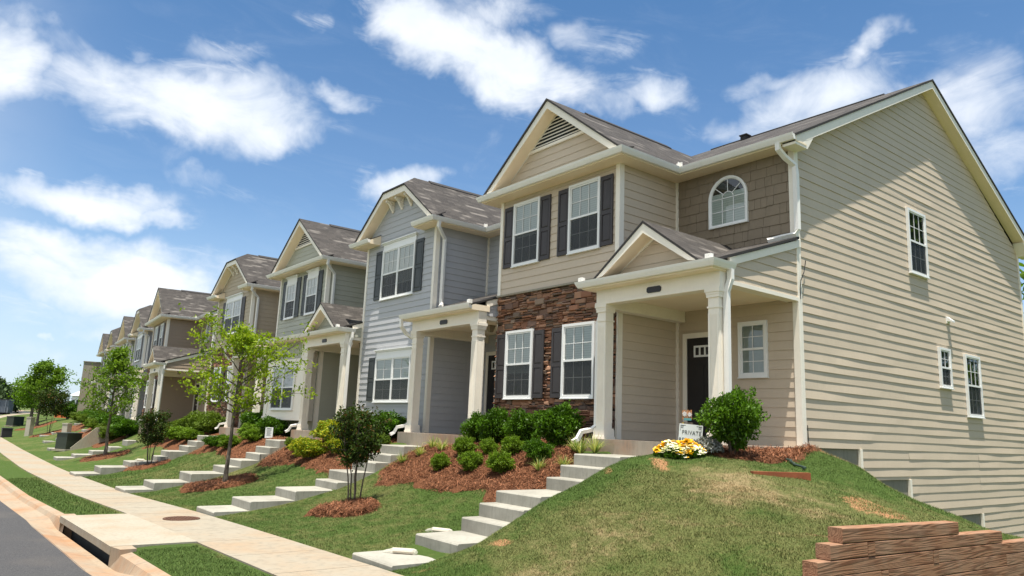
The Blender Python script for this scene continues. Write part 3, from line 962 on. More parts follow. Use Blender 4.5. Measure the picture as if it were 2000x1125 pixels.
def shutter(parent, O, U, N, u0, u1, z0, z1, mat):
    b = MB(); B = lambda a, c, n0, n1, lo, hi: b.obox(O, U, N, a, c, n0, n1, lo, hi)
    B(u0, u1, .014, .030, z0, z1)
    s = .055; zm = z0 + (z1-z0)*.47
    B(u0, u0+s, .030, .044, z0, z1); B(u1-s, u1, .030, .044, z0, z1)
    for lo, hi in ((z0, z0+.09), (zm-.045, zm+.045), (z1-.09, z1)): B(u0+s, u1-s, .030, .044, lo, hi)
    for lo, hi in ((z0+.09, zm-.045), (zm+.045, z1-.09)):
        e = .022
        P = lambda u, n, z: Vector(O)+Vector(U)*u+Vector(N)*n+Vector((0, 0, z))
        a, c = u0+s+.006, u1-s-.006
        q0 = [P(a, .030, lo+.006), P(c, .030, lo+.006), P(c, .030, hi-.006), P(a, .030, hi-.006)]
        q1 = [P(a+e, .042, lo+.006+e), P(c-e, .042, lo+.006+e), P(c-e, .042, hi-.006-e), P(a+e, .042, hi-.006-e)]
        b.face(q1)
        for i in range(4): b.face([q0[i], q0[(i+1) % 4], q1[(i+1) % 4], q1[i]])
    return b.build('shutter', mat, parent)

def column(parent, x, y, z0, z1, w=.215):
    b = MB(); h = w/2
    for e, a, c in ((.045, z0, z0+.05), (.034, z0+.05, z0+.17), (.025, z0+.17, z0+.20), (0, z0+.20, z1-.16), (.016, z1-.34, z1-.31), (.022, z1-.16, z1-.11), (.030, z1-.11, z1-.07), (.045, z1-.07, z1)):
        b.box((x-h-e, y-h-e, a), (x+h+e, y+h+e, c))
    for s in (-1, 1):   # raised edges leave a long recessed panel on each face
        za, zb = z0+.30, z1-.42
        for k in (-1, 1):
            b.box((x+k*h*.98 - (.035 if k > 0 else 0), y+s*h, za), (x+k*h*.98 + (.035 if k < 0 else 0), y+s*(h+.008), zb))
            b.box((x+s*h, y+k*h*.98 - (.035 if k > 0 else 0), za), (x+s*(h+.008), y+k*h*.98 + (.035 if k < 0 else 0), zb))
        for q in range(5):
            t = -.05 + .025*q
            b.box((x+t-.004, y+s*h, za+.03), (x+t+.004, y+s*(h+.005), zb-.03))
            b.box((x+s*h, y+t-.004, za+.03), (x+s*(h+.005), y+t+.004, zb-.03))
    return b.build('column', M['trim'], parent)

def spout(parent, pts, name='downspout', w=.045):
    b = MB(); b.tube(pts, [w*1.18]*len(pts), 4, sx=1.25)
    return b.build(name, M['gutter'], parent)

def house(X, Y, dz, rz, label, W=7.0, xb=-3.0, kind='A', porch='gable', color='beige', floor=-.12, low='siding', upper='pair', header=.0,
          recess='siding', side=None, shut='shutter_black', seed=1, detail=True, left_side=False):
    t = empty('townhouse', (X, Y, dz), rz, label, 'house', 'townhouses in the row')
    xl, xr = -W, xb; xc, hb = (xl+xr)/2, (xr-xl)/2
    sid = SID[color]; EZ, PK = 5.70, 7.58
    half = hb + .40; s = (PK - EZ)/half
    ztop = lambda x: PK - s*abs(x - xc)
    BELT = 3.16
    # ---- walls
    b = MB()
    siding(b, (0, 0, 0), FRONT_U, FRONT_N, [(xl, BELT), (xr, BELT), (xr, 5.56), (xl, 5.56)], seed=seed)
    if low != 'stone':
        siding(b, (0, 0, 0), FRONT_U, FRONT_N, [(xl, floor-.1), (xr, floor-.1), (xr, BELT), (xl, BELT)], zref=BELT, seed=seed+1)
    b.build('front_wall', sid, t)
    b = MB()
    siding(b, (xr, 0, 0), SIDE_U, SIDE_N, [(0, floor), (1.82, floor), (1.82, 5.56), (0, 5.56)], seed=seed+2)
    b.build('bay_side_wall', sid, t); b = MB()
    siding(b, (xl, 0, 0), (0, -1, 0), (-1, 0, 0), [(-1.82, floor-.3), (0, floor-.3), (0, 5.56), (-1.82, 5.56)], seed=seed+3)
    b.build('bay_side_wall', sid, t)
    if kind == 'A':
        gw = [(xc-hb-.05, 5.62), (xc+hb+.05, 5.62), (xc+hb+.05, ztop(xc+hb+.05)-.10), (xc, PK-.10), (xc-hb-.05, ztop(xc-hb-.05)-.10)]
    else:
        cw = .65
        gw = [(xc-hb-.05, 5.50), (xc+hb+.05, 5.50), (xc+hb+.05, ztop(xc+hb+.05)-.10), (xc+cw, 7.0), (xc-cw, 7.0), (xc-hb-.05, ztop(xc-hb-.05)-.10)]
    b = MB(); siding(b, (0, -.003, 0), FRONT_U, FRONT_N, gw, zref=BELT, seed=seed+4, lap=.013); b.build('gable_wall', sid, t)
    b = MB()
    if recess == 'shake':
        shakes(b, (0, 1.82, 0), FRONT_U, FRONT_N, xr+.012, -.02, 3.3, 5.56, seed)
        b.build('shake_wall', M['shingle_wall'], t); b = MB()
    else:
        siding(b, (0, 1.82, 0), FRONT_U, FRONT_N, [(xr, 3.3), (0, 3.3), (0, 5.56), (xr, 5.56)], seed=seed+5)
    siding(b, (0, 1.82, 0), FRONT_U, FRONT_N, [(xr, floor), (0, floor), (0, 2.8), (xr, 2.8)], seed=seed+6)
    b.build('recess_wall', sid, t)
    b = MB(); b.face([(0, 13.67, -3), (-W, 13.67, -3), (-W, 13.67, 5.6), (0, 13.67, 5.6)]); b.build('rear_wall', sid, t)
    if side:
        b = MB()
        wv = .0042 if side == 'full' else .003
        siding(b, (0, 0, 0), SIDE_U, SIDE_N, [(1.86, floor), (13.67, floor), (13.67, 5.62), (7.85, 8.86), (1.86, 5.62)], wavy=wv, lap=.0115, seed=seed+7, zref=floor)
        if side == 'full':
            for y0, zb in ((3.92, -.72), (5.98, -1.55), (9.72, -2.55)):
                y1 = {3.92: 5.98, 5.98: 9.72, 9.72: 13.67}[y0]
                siding(b, (0, 0, 0), SIDE_U, SIDE_N, [(y0, zb), (y1, zb), (y1, floor), (y0, floor)], wavy=wv, lap=.0115, seed=seed+8, zref=floor)
        b.build('side_wall', sid, t)
        b = MB(); siding(b, (0, 0, 0), SIDE_U, SIDE_N, [(-.36, 2.62), (1.86, 2.62), (1.86, 3.74), (-.36, 2.98)], wavy=wv*.7, zref=floor, seed=seed+9)
        b.build('porch_side_wall', sid, t)
        b = MB(); b.face([(-.035, 1.8, -4), (-.035, 13.67, -4), (-.035, 13.67, floor), (-.035, 1.8, floor)]); b.build('foundation', M['found'], t)
    else:
        b = MB(); siding(b, (-.02, 0, 0), SIDE_U, SIDE_N, [(-.34, 2.66), (1.86, 2.66), (1.86, 3.70), (-.34, 2.98)], seed=seed+9)
        b.build('porch_side_wall', sid, t)
    # ---- trim boards
    def boards(name, boxes, mat=M['trim']):
        q = MB()
        for p0, p1 in boxes: q.box(p0, p1)
        return q.build(name, mat, t)
    st = low == 'stone'
    boards('corner_board', [((xr-.095, -.034, BELT if st else floor), (xr+.020, -.0, 5.55)), ((xr, -.0, floor), (xr+.021, .10, 5.55))] + ([((xr-.03, -.030, floor), (xr+.020, 0, BELT))] if st else []))
    boards('corner_board', [((xl-.020, -.034, BELT-.06 if st else floor-.2), (xl+.085, 0, 5.55)), ((xl-.021, 0, floor-.2), (xl, .09, 5.55))])
    boards('corner_board', [((xr+.0, 1.775, 3.3), (xr+.06, 1.82, 5.55))])
    boards('corner_board', [((xr+.0, 1.775, floor), (xr+.06, 1.82, 2.6))])
    boards('corner_board', [((-.10, 1.785, floor), (.024, 1.82, 5.55))] + ([((-.0, 1.82, floor), (.026, 1.92, 5.55))] if side else []))
    if side:
        boards('corner_board', [((-.1, 13.62, -3.2), (.028, 13.70, 5.55))])
        if side == 'full':
            for y0, za, zb in ((3.86, -.62, floor), (5.93, -1.50, -.72), (9.67, -2.4, -1.55)): boards('siding_end_board', [((-.03, y0, za-.35), (.028, y0+.085, zb))])
    if st: boards('stone_cap', [((xl, -.095, BELT-.03), (xr, 0, BELT+.012))], M['pale'])
    if kind == 'A': boards('vent_sill', [((xc-1.02, -.060, 6.55), (xc+1.02, -.0, 6.62))])
    for sg in (-1, 1):   # narrow frieze under each gable rake
        b = MB()
        p = [(xc + sg*(hb-.02), -.045, ztop(xc+hb-.02)-.22), (xc + sg*(hb+.03), -.045, ztop(xc+hb+.03)-.17), (xc + sg*(.0 if kind == 'A' else .66), -.045, (PK if kind == 'A' else ztop(xc+.66))-.20), (xc + sg*(.0 if kind == 'A' else .66), -.045, (PK if kind == 'A' else ztop(xc+.66))-.27)]
        b.prism(p, (0, .045, 0)); b.build('frieze', M['trim'], t)
    # ---- eaves: soffit, rakes, gutters
    E = .38
    b = MB()
    rx = .28 if side else 0.0
    fr = [(xl-E, xr+E)] if kind == 'A' else [(xl-E, xl+.80), (xr-.68, xr+E)]
    for a, c in fr:
        b.box((a, -E, 5.55), (c, 0, 5.585)); b.box((a+.001, -E+.001, 5.585), (c-.001, -E+.03, 5.69))
        if kind == 'B':
            b.prism([(a, -E, 5.585), (a, 0, 5.585), (a, 0, 5.88), (a, -E, 5.70)], (.025 if a < xc-hb+.1 else .03, 0, 0)) if a > xc else b.prism([(c-.03, -E, 5.585), (c-.03, 0, 5.585), (c-.03, 0, 5.88), (c-.03, -E, 5.70)], (.03, 0, 0))
    b.box((xr, 0, 5.551), (xr+E, 1.44, 5.586)); b.box((xr+E-.03, -E+.03, 5.586), (xr+E-.002, 1.44, 5.69))
    b.box((xl-E, 0, 5.551), (xl, 1.82, 5.586)); b.box((xl-E+.002, -E+.03, 5.586), (xl-E+.03, 1.82, 5.69))
    b.box((xr, 1.44, 5.5515), (rx, 1.82, 5.5865)); b.box((xr+E, 1.442, 5.5865), (rx, 1.47, 5.69))
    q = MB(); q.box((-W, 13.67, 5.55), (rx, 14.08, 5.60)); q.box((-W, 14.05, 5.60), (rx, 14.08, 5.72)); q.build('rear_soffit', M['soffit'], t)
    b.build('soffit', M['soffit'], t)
    b = MB()
    for sg in (-1, 1):
        x1 = xc + sg*(hb+.37); x2 = xc + sg*(hb+.37 - .20/s)
        if kind == 'A':
            pts = [(xc, PK-.045), (x1, ztop(x1)-.045), (x2, 5.70), (xc, PK-.245)]
        else:
            cx = xc + sg*.65
            pts = [(cx, ztop(cx)-.045), (x1, ztop(x1)-.045), (x2, 5.70), (cx - sg*.0, ztop(cx)-.245)]
        b.prism([(p[0], -E+.015, p[1]) for p in (pts if sg > 0 else pts[::-1])], (0, E-.016, 0), 0, None, 1)
    if kind == 'B':
        b.box((xc-.65, -E+.034, ztop(xc+.65)-.240), (xc+.65, -.002, ztop(xc+.65)-.047), 1); b.box((xc-.65, -E+.014, ztop(xc+.65)-.245), (xc+.65, -E+.034, ztop(xc+.65)-.047))
    if side:
        sl = (9.0 - EZ)/(7.85 - 1.42)
        for sg, yE, y2 in ((1, 1.45, 1.45 + .2/sl), (-1, 14.2, 14.2 - .2/sl)):
            zz = lambda y: 9.0 - sl*abs(y - 7.85)
            b.prism([(.275, 7.85, 8.955), (.275, yE, zz(yE)-.045), (.275, yE, zz(yE)-.10), (.275, y2, zz(y2)-.245), (.275, 7.85, 8.755)], (-.275, 0, 0), 0, None, 1)
        b.prism([(0.001, 1.44, 5.50), (0.001, 1.86, 5.50), (0.001, 2.14, 5.86), (0.001, 1.44, 5.70)], (.272, 0, 0))
        b.prism([(0.001, 14.1, 5.50), (0.001, 13.65, 5.50), (0.001, 13.4, 5.86), (0.001, 14.1, 5.70)], (.272, 0, 0))
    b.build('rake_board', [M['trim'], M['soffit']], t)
    b = MB()
    left = [(xl-E, 1.30), (xl-E, -E)]; right = [(xr+E, -E), (xr+E, 1.44), (rx, 1.44)]
    if kind == 'A': b.sweep(left + right, GUT, 5.578)
    else:
        b.sweep(left + [(xl+.80, -E)], GUT, 5.578); b.build('gutter', M['gutter'], t); b = MB(); b.sweep([(xr-.68, -E)] + right, GUT, 5.578)
    b.box((xr+E+.01, 1.33, 5.66), (xr+E+.16, 1.345, 5.79)); b.box((xr+E+.095, 1.27, 5.66), (xr+E+.11, 1.33, 5.79))   # splash guard in the valley
    b.build('gutter', M['gutter'], t)
    b = MB(); b.sweep([(rx, 14.09), (-W, 14.09)], GUT, 5.60); b.build('rear_gutter', M['gutter'], t)
    # ---- roofs
    b = MB()
    yr = 1.42 + (PK-EZ)/((9.0-EZ)/(7.85-1.42)); sm = (9.0-EZ)/(7.85-1.42)
    xe = half
    if kind == 'A':
        roof_plane(b, [(xc+xe, -.40, EZ), (xc+xe, 1.42, EZ), (xc, yr, PK), (xc, -.40, PK)], 1, s, EZ, seed*1.7)
        roof_plane(b, [(xc-xe, 1.42, EZ), (xc-xe, -.40, EZ), (xc, -.40, PK), (xc, yr, PK)], 1, s, EZ, seed*2.3)
        b.prism([(xl-E, -E-.005, EZ), (xr+E, -E-.005, EZ), (xr+E, 0, EZ+.13), (xl-E, 0, EZ+.13)], (0, 0, -.03), 0, lambda p: (p[0], p[1]), 1)
    else:
        zc = ztop(xc+.65); yh = -.40 + .72
        roof_plane(b, [(xc+xe, -.40, EZ), (xc+xe, 1.42, EZ), (xc, yr, PK), (xc, yh, PK), (xc+.65, -.40, zc)], 1, s, EZ, seed*1.7)
        roof_plane(b, [(xc-xe, 1.42, EZ), (xc-xe, -.40, EZ), (xc-.65, -.40, zc), (xc, yh, PK), (xc, yr, PK)], 1, s, EZ, seed*2.3)
        roof_plane(b, [(xc-.65, -.401, zc), (xc+.65, -.401, zc), (xc, yh, PK)], 0, .7, zc)
        for a, c in fr:
            b.prism([(a, -E-.005, EZ), (c, -E-.005, EZ), (c, 0, EZ+.20), (a, 0, EZ+.20)], (0, 0, -.03), 0, lambda p: (p[0], p[1]), 1)
    ro = .30 if side else 0
    roof_plane(b, [(ro, 1.42, EZ-.001), (ro, 7.85, 9.0), (-W, 7.85, 9.0), (-W, 1.42, EZ-.001)], 0, sm, EZ)
    roof_plane(b, [(ro, 7.85, 9.0), (ro, 14.22, 9.0 - sm*6.37), (-W, 14.22, 9.0 - sm*6.37), (-W, 7.85, 9.0)], 0, sm, EZ)
    rf = b.build('roof', [M['roof'], M['roof_edge']], t)
    b = MB()
    def ridge(p0, p1, wdir, sl_, hgt=.035, w=.15):
        p0, p1, wd = Vector(p0), Vector(p1), Vector(wdir)*w; up = Vector((0, 0, hgt)); dn = Vector((0, 0, -w*sl_))
        for sg in (-1, 1):
            b.hexa([p0, p1, p1 + wd*sg + dn, p0 + wd*sg + dn, p0+up, p1+up, p1 + wd*sg + dn + up, p0 + wd*sg + dn + up])
    ridge((xc, .85, PK+.002), (xc, 3.9, PK+.002), (1, 0, 0), s)
    if side:
        b.build('ridge_vent', M['roof_edge'], rf); b = MB(); ridge((-.9, 7.85, 9.002), (-W+.6, 7.85, 9.002), (0, 1, 0), sm)
    b.build('ridge_vent', M['roof_edge'], rf)
    if detail and side == 'full':
        b = MB(); b.box((-4.95, 7.36, 8.62), (-4.75, 7.56, 8.90)); b.box((-4.98, 7.33, 8.90), (-4.72, 7.59, 8.93)); b.build('roof_vent', M['roof_edge'], rf)
    # ---- gable ornament
    if kind == 'A':
        b = MB()
        z = 6.64
        while z < 7.30:
            w = (7.40 - z)/s
            b.hexa([(xc-w, -.012, z+.055), (xc+w, -.012, z+.055), (xc+w, -.058, z), (xc-w, -.058, z), (xc-w+.02, -.012, z+.068), (xc+w-.02, -.012, z+.068), (xc+w-.02, -.052, z+.016), (xc-w+.02, -.052, z+.016)])
            z += .085
        gv = b.build('gable_vent', M['trim'], t)
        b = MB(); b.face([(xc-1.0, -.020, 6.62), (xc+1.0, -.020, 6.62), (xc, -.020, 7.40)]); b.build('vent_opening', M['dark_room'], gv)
    else:
        zc = ztop(xc+.65) - .25
        for x in (xc-.55, xc, xc+.55):
            b = MB()
            b.box((x-.045, -.06, zc-.36), (x+.045, -.016, zc)); b.box((x-.045, -.30, zc-.07), (x+.045, -.06, zc-.002))
            p = [(x-.035, -.06, zc-.34), (x-.035, -.06, zc-.20), (x-.035, -.15, zc-.07), (x-.035, -.28, zc-.07), (x-.035, -.20, zc-.13)]
            b.prism(p, (.07, 0, 0)); b.build('bracket', M['trim'], t)
    # ---- windows and shutters of the bay
    SH = M[shut]
    if upper == 'pair':
        for c in (-1.0, .98):
            window(t, (xc, 0, 0), FRONT_U, FRONT_N, [(c-.49, c+.49)], 3.83, 5.40 - header*.8, header=header)
            for a in (c-.49-.365, c+.50): shutter(t, (xc, 0, 0), FRONT_U, FRONT_N, a, a+.355, 3.84, 5.37, SH)
    else:
        hw = .97 + (hb-2.05)*.35
        window(t, (xc, 0, 0), FRONT_U, FRONT_N, [(-hw, 0), (0, hw)], 3.74, 5.32, header=.17)
        for a in (-hw-.45, hw+.02): shutter(t, (xc, 0, 0), FRONT_U, FRONT_N, a, a+.42, 3.78, 5.33, SH)
    if low == 'stone':
        ledge_stone('stone_wall', t, xl+.02, xr-.03, floor-.4, BELT-.03, 0, seed+20, [(xc+c-.42, xc+c+.42, .74, 2.2) for c in (-1.0, .98)])
        for c in (-1.0, .98):
            window(t, (xc, -.085, 0), FRONT_U, FRONT_N, [(c-.49, c+.49)], .68, 2.25, blind='blind')
            for a in (c-.49-.365, c+.50): shutter(t, (xc, -.075, 0), FRONT_U, FRONT_N, a, a+.355, .69, 2.2, SH)
    elif low == 'siding':
        hw = 1.04
        window(t, (xc+.1, 0, 0), FRONT_U, FRONT_N, [(-hw, 0), (0, hw)], .62, 1.95, header=.17, full_blind=True, cols=2)
        for a in (-hw-.45, hw+.02): shutter(t, (xc+.1, 0, 0), FRONT_U, FRONT_N, a, a+.42, .66, 1.97, SH)
    else:   # boxed window bay under the porch eave
        a, c = xl+.70, xr-.22; y = -.46
        b = MB(); b.box((a, y, .0), (c, 0, 2.76)); b.box((a-.05, y-.05, -.02), (c+.05, -.02, .10))
        for p, q in ((a-.001, a+.32), (c-.30, c+.001)): b.box((p, y-.025, .10), (q, y, 2.74))
        b.box((a+.32, y-.022, 1.94), (c-.30, y, 2.14)); b.box((a+.32, y-.022, .10), (c-.30, y, .22))
        b.build('window_box', M['trim'], t)
        b = MB(); siding(b, (0, y, 0), FRONT_U, FRONT_N, [(a+.32, 2.14), (c-.30, 2.14), (c-.30, 2.74), (a+.32, 2.74)], seed=seed); b.build('window_box_siding', sid, t)
        m_ = (a+c)/2 + .01
        window(t, (m_, y-.004, 0), FRONT_U, FRONT_N, [(-1.03, 0), (0, 1.03)], .34, 1.93, blind='curtain', cols=0)
    # ---- porch
    yg = -.82
    xg = xl+.62 if low == 'box' else xr-.24
    zsh = lambda y: 2.90 + .338*(y + .84)
    b = MB()
    b.box((xr-.05, -.58, 2.47), (0, -.34, 2.76)); b.box((-.23, -.34, 2.56), (-.012 if side else -.03, 1.82, 2.70)); b.box((xr+.022, -.34, 2.38), (xr+.24, 1.80, 2.62))
    b.box((xr-.07, -.60, 2.46), (.012, -.58, 2.50))
    b.build('porch_beam', M['trim'], t)
    b = MB()
    b.box((xg+.03, yg, 2.752), (.0, -.58, 2.785)); b.box((xg+.03, -.58, 2.753), (xr-.05, -.02, 2.786)); b.box((xr+.24, -.34, 2.61), (-.23, 1.80, 2.64))
    b.box((xg+.03, yg+.001, 2.785), (.03, yg+.03, 2.89)); b.box((0, yg, 2.752), (.03, -.28, 2.785)); b.box((.0, yg+.03, 2.785), (.03, -.28, 2.89)); b.box((xg+.03, yg+.03, 2.786), (xg+.06, -.02, 2.90))
    b.build('porch_ceiling', M['ceiling'], t)
    b = MB()
    b.sweep([(xg+.03, -.02 if porch == 'gable' else -.60), (xg+.03, yg), (.03, yg), (.03, -.30)] if porch == 'gable' else [(xg+.03, yg), (.03, yg)], GUT, 2.782)
    b.build('porch_gutter', M['gutter'], t)
    for bx in ((xg+.05, .0) if porch == 'gable' else (.0,)):
        b = MB(); b.box((bx-.06, yg-.085, 2.885), (bx+.06, yg-.01, 2.985)); b.box((bx-.045, yg-.095, 2.885), (bx+.045, yg-.085, 2.97)); b.build('gutter_guard', M['gutter'], t)
    b = MB()
    o = .075 if side else .03
    yt = 1.80
    roof_plane(b, [(xg+.02, -.845, zsh(-.845)), (o, -.845, zsh(-.845)), (o, yt, zsh(yt)), (xr+.02, yt, zsh(yt)), (xr+.02, 0-.005, zsh(-.005)), (xg+.02, -.005, zsh(-.005))], 0, .338, 2.9)
    if porch == 'gable':
        xcp, hp = xr/2 - .10, 1.28; sp = .94/hp; pz = 3.88
        yv = -.84 + (pz - 2.90)/.338
        roof_plane(b, [(xcp+hp+.03, -.80, pz-sp*(hp+.03)), (xcp, yv, pz), (xcp, -.80, pz)], 1, sp, 2.93, seed)
        roof_plane(b, [(xcp, yv, pz), (xcp-hp-.03, -.80, pz-sp*(hp+.03)), (xcp, -.80, pz)], 1, sp, 2.93, seed*.7)
        b.prism([(xg+.03, -.83, 2.90), (.03, -.83, 2.90), (.03, -.46, 3.03), (xg+.03, -.46, 3.03)], (0, 0, -.02), 0, lambda p: (p[0], p[1]), 1)
    b.build('porch_roof', [M['roof'], M['roof_edge']], t)
    if porch == 'gable':
        b = MB()
        for sg in (-1, 1):
            x1 = xcp + sg*hp; x2 = xcp + sg*(hp - .19/sp)
            pts = [(xcp, pz-.045), (x1, pz-sp*hp-.01), (x2, 2.97), (xcp, pz-.235)]
            b.prism([(p[0], -.785, p[1]) for p in (pts if sg > 0 else pts[::-1])], (0, .33, 0), 0, None, 1)
        for sg in (-1, 1):
            p = [(xcp, -.475, pz-.30), (xcp, -.475, pz-.22), (xcp+sg*(hp-.26), -.475, 2.98+.06), (xcp+sg*(hp-.36), -.475, 2.98+.06)]
            b.prism(p, (0, .03, 0))
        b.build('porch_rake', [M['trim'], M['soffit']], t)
        b = MB(); siding(b, (0, -.445, 0), FRONT_U, FRONT_N, [(xcp-hp+.2, 2.95), (xcp+hp-.2, 2.95), (xcp, pz-.16)], seed=seed+11); b.build('porch_gable_wall', sid, t)
    b = MB()   # sloping board at the open side of the porch roof
    x0, x1 = (.0, .045) if side else (-.03, .018)
    b.prism([(x0, -.36, zsh(-.36)-.20), (x0, -.36, zsh(-.36)-.055), (x0, 1.90 if side else 1.8, zsh(1.86)-.055), (x0, 1.90 if side else 1.8, zsh(1.86)-.20)], (x1-x0, 0, 0))
    if side: b.box((-.012, -.34, 2.555), (.022, 1.86, 2.625))
    b.build('porch_side_trim', M['trim'], t)
    for x in (xr+.09, -.145): column(t, x, -.46, floor, 2.47)
    b = MB(); b.box((xr-.14, -.76, floor-.55), (.04, 1.82, floor)); b.build('porch_slab', M['slab'], t)
    # door
    u0, u1 = xr+.30, xr+1.22
    b = MB()
    Ob = (0, 1.82, 0); B = lambda a, c, n0, n1, lo, hi: b.obox(Ob, FRONT_U, FRONT_N, a, c, n0, n1, lo, hi)
    B(u0, u1, 0, .035, floor+.03, 2.02)
    for lo, hi in ((floor+.25, .62), (.78, 1.45)):
        for a, c in ((u0+.12, u0+.42), (u0+.50, u1-.12)): B(a, c, .035, .043, lo, hi)
    d = b.build('front_door', M['door'], t)
    b = MB(); B(u0-.11, u0-.005, 0, .05, floor, 2.13); B(u1+.005, u1+.11, 0, .05, floor, 2.13); B(u0-.005, u1+.005, 0, .05, 2.025, 2.13); b.build('door_frame', M['trim'], d)
    b = MB(); B(u0+.18, u1-.18, .035, .050, 1.62, 1.66); B(u0+.18, u1-.18, .035, .050, 1.82, 1.86)
    n = 5
    for k in range(n):
        x = u0+.18 + (u1-u0-.36-.035)*k/(n-1); B(x, x+.035, .035, .050, 1.66, 1.82)
    dl = b.build('door_light', M['vinyl'], d)
    b = MB(); b.lathe([(.03, 0), (.03, .02), (.015, .03), (.028, .06), (.0, .075)], (u1-.09, 0, 0), 10); h_ = b.build('door_handle', M['gutter'], d); h_.rotation_euler = (math.pi/2, 0, 0); h_.location = (0, 1.785, .92)
    window(t, (0, 1.82, 0), FRONT_U, FRONT_N, [(-1.29, -.65)], 1.17, 2.26, cols=2, screen=False, blind='curtain', full_blind=True)
    # small porch things
    b = MB(); lx = xr+2.0 if xr < -2.5 else -1; ly = .55
    b.box((lx-.09, ly-.09, 2.575), (lx+.09, ly+.09, 2.61)); b.hexa([(lx+p, ly+q, z) for z, r in ((2.45, .055), (2.575, .085)) for p, q in ((-r, -r), (r, -r), (r, r), (-r, r))]); b.box((lx-.05, ly-.05, 2.435), (lx+.05, ly+.05, 2.45)); b.build('porch_light', M['pale'], t)
    b = MB(); px_ = xr/2; w, h2 = .165, .055
    oc = [(px_-w, 2.60-h2+.025), (px_-w+.03, 2.60-h2), (px_+w-.03, 2.60-h2), (px_+w, 2.60-h2+.025), (px_+w, 2.60+h2-.025), (px_+w-.03, 2.60+h2), (px_-w+.03, 2.60+h2), (px_-w, 2.60+h2-.025)]
    b.prism([(u, -.602, z) for u, z in oc], (0, .022, 0)); b.build('number_plaque', M['metal_dark'], t)
    # downspouts
    cxl = xr+.09
    b_ = floor
    yq = -.46-.12-.05
    tail = [(cxl-.18, -.47, b_+.26), (cxl-.22, -.55, b_+.17), (cxl-.32, -.74, b_+.12), (cxl-.36, -.80, b_-.02), (cxl-.38, -.90, b_-.08)]
    if porch == 'gable': spout(t, [(cxl-.26, -.30, 2.77), (cxl-.25, -.32, 2.5), (cxl-.18, -.42, 2.25), (cxl-.18, -.47, 2.1)] + tail)
    else: spout(t, [(xg+.08, yg-.05, 2.79), (xg+.08, yg-.04, 2.60), (cxl-.30, -.66, 2.42), (cxl-.19, -.48, 2.30), (cxl-.18, -.47, 2.15)] + tail)
    if porch == 'gable':
        spout(t, [(.085, -.40, 2.79), (.085, -.40, 2.62), (.03, -.44, 2.40), (.03, -.44, b_)])
    if side:
        spout(t, [(-.06, 1.38, 5.58), (-.06, 1.39, 5.46), (-.02, 1.55, 5.33), (.05, 1.76, 5.20), (.07, 1.76, 5.0), (.07, 1.76, 3.92), (.04, 1.74, 3.83), (-.20, 1.66, 3.80), (-.42, 1.52, 3.74)])
    else:
        spout(t, [(xr+E+.05, -.22, 5.58), (xr+E+.02, -.22, 5.44), (xr+.12, -.10+.28, 5.20), (xr+.10, .20, 5.05), (xr+.10, .20, 3.36), (xr+.16, .18, 3.28), (xr+.30, .05, 3.22)])
    if recess in ('shake', 'arch'):
        arch_window(t, (0, 1.82, 0), FRONT_U, FRONT_N, -1.49, .94, 4.30, 5.38)
    if side == 'full':
        for u0, u1, z0, z1 in ((6.51, 7.44, 3.88, 5.42), (7.75, 8.36, 1.35, 2.29), (9.21, 10.12, .74, 2.26)):
            window(t, (.012, 0, 0), SIDE_U, SIDE_N, [(u0, u1)], z0, z1, cols=3 if u1-u0 > .7 else 2, blind='dark_room', lower_grid=True)
        b = MB(); b.box((.0, 8.37, 2.93), (.03, 8.55, 3.09)); b.hexa([(.03, 8.38, 2.98), (.03, 8.54, 2.98), (.14, 8.54, 2.95), (.14, 8.38, 2.95), (.03, 8.38, 3.08), (.03, 8.54, 3.08), (.14, 8.54, 2.99), (.14, 8.38, 2.99)]); b.build('vent_hood', M['vinyl'], t)
        b = MB(); b.tube([(.03, 1.86, 2.60), (.035, 1.84, 2.78), (.06, 1.83, 2.95), (.07, 1.93, 3.12), (.05, 2.02, 3.30), (.07, 2.0, 3.36)], .009, 6); b.build('cable', M['metal_dark'], t)
        b = MB(); b.tube([(.03, 1.945, .28), (.04, 1.945, -.02), (.05, 1.96, -.16), (.07, 2.06, -.24)], .008, 6); b.build('cable', M['metal_dark'], t)
    return t

HOUSES = [
 dict(X=-7.375, W=6.875, xb=-2.855, kind='A', porch='gable', color='beige', low='stone', recess='shake', side='full', floor=-.12, shut='shutter_black',
      label='nearest beige townhouse with stone ground floor and long clapboard side wall'),
 dict(X=-14.25, W=7.13, xb=-3.02, kind='B', porch='shed', color='grey', low='siding', upper='mull', floor=-.20, shut='shutter_green',
      label='light grey townhouse with clipped gable, between the beige and sage houses'),
 dict(X=-21.38, W=7.42, xb=-3.04, kind='A', porch='gable', color='sage', low='box', upper='pair', header=.22, floor=-.33, shut='shutter_green',
      label='sage green townhouse with boxed white window bay beside its porch'),
 dict(X=-28.80, W=8.0, xb=-3.25, kind='B', porch='shed', color='tan', low='stone', upper='mull', floor=-.42, shut='shutter_black',
      label='tan clipped gable townhouse with stone ground floor behind the bright young tree'),
]
for i, h in enumerate(HOUSES):
    house(Y=10.78, dz=0.0, rz=0.0, seed=10*i + 3, **h)
